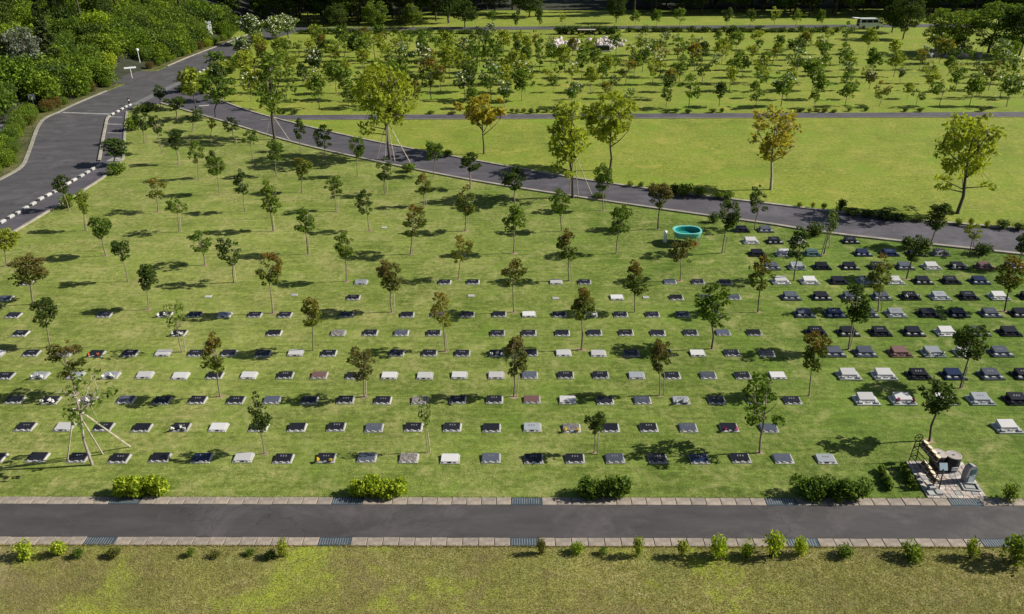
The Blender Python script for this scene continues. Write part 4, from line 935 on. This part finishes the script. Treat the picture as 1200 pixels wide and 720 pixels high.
link('rim', mesh('rim', v, f, M['teal_pale']), t)
rings = [oval(.88, .70, .97), oval(.84, .66, .68), oval(.7, .5, .64)]
v = [q_ for r_ in rings for q_ in r_]; f = [(i*n+(k+1) % n, i*n+k, (i+1)*n+k, (i+1)*n+(k+1) % n) for i in range(2) for k in range(n)]+[tuple(2*n+k for k in range(n))]
link('lining', mesh('lining', v, f, M['teal']), t)
for sx in (-.78, .78):
    for sy in (-.45, .45): MB().tube([(sx, sy, 0), (sx*.95, sy*.95, .62)], .025, 6).build('leg', M['grey_metal'], t)
for (dx, dy, m_, l) in ((.55, -.5, 'red', 'small red container under the right end of the teal tub'), (.2, -.48, 'yellow', 'small yellow container under the teal tub'), (-.35, -.45, 'pail_wood', 'brown bucket under the left end of the teal tub')):
    o = thing('bucket', l, 'bucket', (p.x+dx, p.y+dy, 0)); MB().lathe([(.09, 0), (.12, .24)], 12, cap=False).add([(0, 0, .02)], []) if False else None
    MB().lathe([(.09, 0), (.12, .24), (.105, .24), (.085, .03)], 12).build('shell', M[m_], o); MB().tube([(-.12, 0, .24), (-.08, 0, .33), (.08, 0, .33), (.12, 0, .24)], .008, 4).build('handle', M['grey_metal'], o)
p = g(779, 284); t = thing('white_canister', 'white upright cylinder standing on the lawn left of the teal tub', 'canister', p, .2)
MB().lathe([(.12, 0), (.13, .04), (.13, .42), (.12, .46)], 14).build('lower_section', M['white_metal'], t, True); MB().lathe([(.10, .46), (.115, .50), (.115, .82), (.09, .86)], 14).build('upper_section', M['white_metal'], t, True)

# ------------------------------------------------------------------ road furniture
def sign(label, px, py, top, panels, wd, post='white_metal', tilt=0):
    p = g(px, py); h = height_for(p, top); t = thing('road_sign', label, 'sign', p, .55)
    MB().tube([(0, 0, 0), (0, 0, h)], .05, 8).build('post', M[post], t)
    for i, (z0, z1) in enumerate(panels): MB().box(-wd/2, wd/2, -.09, -.055, h*z0, h*z1).build('panel', M['white_metal'], t)
    return t
sign('tall white two-part sign board before the wood by the main road', 247, 46, 25, [(.60, 1.0), (.28, .58)], 1.0)
sign('small white sign among the bushes on the left slope', 41, 128, 110, [(.62, 1.0)], .75)
t = sign('white board on a post at the mouth of the side road', 155, 92, 78.5, [(.86, 1.0)], 1.6)
p = g(165, 78); t = thing('lamp_post', 'pale lamp post beside the side road gap', 'lamp post', p); h = height_for(p, 58)
MB().tube([(0, 0, 0), (0, 0, h*.9)], [.07, .05], 8).build('post', M['white_metal'], t); MB().lathe([(.05, 0), (.2, .12), (.22, .35), (.1, .42)], 12).build('lamp_head', M['white_metal'], t, loc=(0, 0, h*.88))
for (px, py, l) in ((152, 124, 'short dark bollard at the end of the corner blocks'), (212, 96, 'short dark bollard at the start of the upper white blocks')):
    t = thing('bollard', l, 'bollard', g(px, py)); MB().lathe([(.09, 0), (.09, .9), (.07, .95)], 10).build('post', M['brown_metal'], t); MB().lathe([(.094, .62), (.094, .74)], 10).build('band', M['white_metal'], t)
# log pile, lower left
p = g(2, 138); 
k_ = 0
for j in range(4):
    for i in range(5-j):
        l = MB().tube([(-1.3, 0, 0), (1.3, 0, 0)], .26, 9).me('log', M['log'])
        tag(link('log', l, None, (p.x-2+rnd.uniform(-.2, .2), p.y+i*.54+j*.27, .27+j*.46), (0, 0, rnd.uniform(-.05, .05))), 'brown cut log stacked in the pile at the left picture edge', 'log', 'logs stacked at the left edge')

# ------------------------------------------------------------------ white boulders in the far lawn
rnd = random.Random(71); rock_me = []
for i in range(7):
    rs = np.random.RandomState(i+900); mb = MB(); prof = []
    import bmesh
    bm = bmesh.new(); bmesh.ops.create_icosphere(bm, subdivisions=2, radius=1)
    for v_ in bm.verts: v_.co *= 1+rs.uniform(-.2, .2); v_.co.z *= .85
    me_ = bpy.data.meshes.new('boulder'); bm.to_mesh(me_); bm.free(); me_.materials.append(M['boulder']); rock_me.append(me_)
rocks = []
for i in range(95):
    if i < 38: px, py = rnd.uniform(647, 680), rnd.uniform(48, 59)
    else: px, py = rnd.uniform(689, 733), rnd.uniform(47, 58)
    rocks.append((px, py))
for i, (px, py) in enumerate(rocks):
    s = rnd.uniform(.28, .62); q = g(px, py)
    tag(link('boulder', rock_me[i % 7], None, (q.x, q.y, s*.4), (rnd.uniform(0, 3), rnd.uniform(0, 3), rnd.uniform(0, 6)), (s, s, s*rnd.uniform(.8, 1.4))), 'white boulder in the %s heap on the far lawn' % ('left' if px < 685 else 'right'), 'boulder', 'white boulders heaped on the far lawn')
p = g(701, 60); t = thing('dark_monument', 'long dark low stone block in front of the white boulders', 'monument', p, .02)
MB().box(-1.9, 1.9, -.5, .5, 0, .9, bev=.08).build('block', ST['d'][1], t); MB().box(-2.1, 2.1, -.7, .7, -.05, .12, bev=.03).build('plinth', M['grey_rock'], t)
p = g(653, 62); t = thing('dark_monument', 'small dark stone below the left boulder heap', 'monument', p, .1)
MB().box(-.7, .7, -.4, .4, 0, .8, bev=.08).build('block', ST['d'][1], t)
p = g(687, 43.5); t = thing('shelter_bench', 'long bench with flat pale roof behind the white boulders', 'shelter', p)
MB().box(-1.7, 1.7, -.5, .5, 1.25, 1.38, bev=.03).build('roof', M['lid'], t)
for sx in (-1.6, -.5, .5, 1.6): MB().box(sx-.05, sx+.05, -.4, -.3, 0, 1.25).build('post', M['brown_metal'], t)
MB().box(-1.5, 1.5, -.1, .3, .40, .48).build('seat', M['brown_metal'], t)
# grey rocks under the layered tree
for i in range(16):
    q = g(rnd.uniform(1080, 1150), rnd.uniform(62, 70)); s = rnd.uniform(.35, .9)
    o = link('boulder', rock_me[i % 7], None, (q.x, q.y, s*.3), (rnd.uniform(0, 3), rnd.uniform(0, 3), 0), (s*1.5, s, s*.6)); set_mat(o, M['grey_rock'])
    tag(o, 'grey rock lying in the shade under the layered tree', 'rock', 'grey rocks under the layered tree')
for (px, py, h, l) in ((712, 58, 1.0, ''),): pass

# ------------------------------------------------------------------ van
p = g(1020, 34.6); van = thing('van', 'white van with raised tailgate parked on the far road', 'van', (p.x, p.y+1.0, 0), 0)
prof = [(-2.2, .45), (-2.25, 1.0), (-2.2, 1.9), (-2.05, 2.0), (1.15, 2.0), (1.45, 1.9), (2.05, 1.2), (2.3, 1.0), (2.35, .5), (2.2, .4), (-2.1, .4)]
n = len(prof); v = [(x_, -.85, z_) for x_, z_ in prof]+[(x_, .85, z_) for x_, z_ in prof]
for i, (x_, y_, z_) in enumerate(v):
    if z_ > 1.3: v[i] = (x_, y_*.93, z_)
link('body', mesh('body', v, [tuple(range(n)), tuple(range(2*n-1, n-1, -1))]+[(i, i+n, (i+1) % n+n, (i+1) % n) for i in range(n)], M['white_metal']), van)
for x0, x1 in ((-1.95, -.95), (-.85, .25), (.35, 1.15)):
    for sy in (-1, 1):
        link('side_window', mesh('side_window', [(x0, sy*.853, 1.25), (x1 + (.35 if x1 > 1 else 0), sy*.853, 1.25), (x1, sy*.812, 1.78), (x0, sy*.812, 1.78)], [(0, 1, 2, 3)], M['glass']), van)
link('windscreen', mesh('windscreen', [(2.035, -.7, 1.235), (2.035, .7, 1.235), (1.49, .65, 1.86), (1.49, -.65, 1.86)], [(0, 1, 2, 3)], M['glass']), van)
link('rear_opening', mesh('rear_opening', [(-2.262, -.7, .6), (-2.262, .7, .6), (-2.22, .65, 1.85), (-2.22, -.65, 1.85)], [(0, 1, 2, 3)], M['black']), van)
MB().box(-1.35, .0, -.78, .78, 0, .06, bev=.02).build('tailgate', M['white_metal'], van, loc=(-2.05, 0, 2.0), rot=(0, .05, 0))
for sx in (-1.35, 1.45):
    for sy in (-1, 1):
        wl = MB().lathe([(.2, -.1), (.32, -.1), (.34, -.06), (.34, .06), (.32, .1), (.2, .1)], 18).build('wheel', M['rubber'], van, loc=(sx, sy*.80, .34), rot=(math.pi/2, 0, 0))
        MB().lathe([(.05, -.09), (.2, -.105), (.2, .105), (.05, .09)], 14).build('rim', M['grey_metal'], wl)
for sy in (-1, 1):
    MB().box(-.05, .05, -.1, .1, -.08, .1).build('mirror', M['black'], van, loc=(1.55, sy*.98, 1.3))
    MB().box(0, .03, -.14, .14, -.08, .08).build('headlight', M['glass'], van, loc=(2.33, sy*.62, .8))
MB().box(-.08, .1, -.86, .86, -.1, .12, bev=.02).build('bumper', M['black'], van, loc=(2.28, 0, .5))

# ------------------------------------------------------------------ grass blades (short tufts) on the near verge and lawn
def blades(name, n, x0, x1, y0, y1, hh, wd_, mat, seed):
    rs = np.random.RandomState(seed); y = rs.uniform(y0, y1, n); x = rs.uniform(x0, x1, n)*(.35+.65*((y*.892+9.5)/(y1*.892+9.5)))
    a = rs.uniform(0, 6.28, n); h = hh*rs.uniform(.4, 1.3, n); w_ = wd_*rs.uniform(.6, 1.4, n); ld = rs.normal(size=(n, 2))*h[:, None]*.6
    P = np.stack([x, y, np.full(n, -.012)], 1); t = np.stack([np.cos(a)*w_, np.sin(a)*w_, np.zeros(n)], 1)
    top = P+np.stack([ld[:, 0], ld[:, 1], h], 1)
    V = np.stack([P-t, P+t, top], 1).reshape(-1, 3); Fc = np.arange(3*n).reshape(-1, 3)
    o = link(name, leaf_mesh(name, V, Fc, mat)); return o
GM1 = leaf_mat('verge_blade', (.12, .12, .035), (.34, .31, .11), (.33, .36, .05), .8, .3, .35)
GM2 = leaf_mat('lawn_blade', (.12, .17, .035), (.30, .34, .10), None, 0, .3)
tag(blades('verge_grass', 170000, -19, 19, 17.5, 21.8, .045, .008, GM1, 1), 'short brownish green grass blades on the near verge', 'grass', kind='stuff')
tag(blades('lawn_grass', 90000, -30, 30, 24.6, 45, .035, .010, GM2, 2), 'short mown green grass blades on the memorial lawn', 'grass', kind='stuff')

tag(blades('kerb_edge_grass', 9000, -34, 34, 24.50, 24.60, .07, .012, GM2, 3), 'ragged grass growing over the back edge of the upper kerb', 'grass', kind='stuff')
tag(blades('kerb_edge_grass', 9000, -30, 30, 21.78, 21.88, .07, .012, GM1, 4), 'ragged grass growing over the outer edge of the lower kerb', 'grass', kind='stuff')
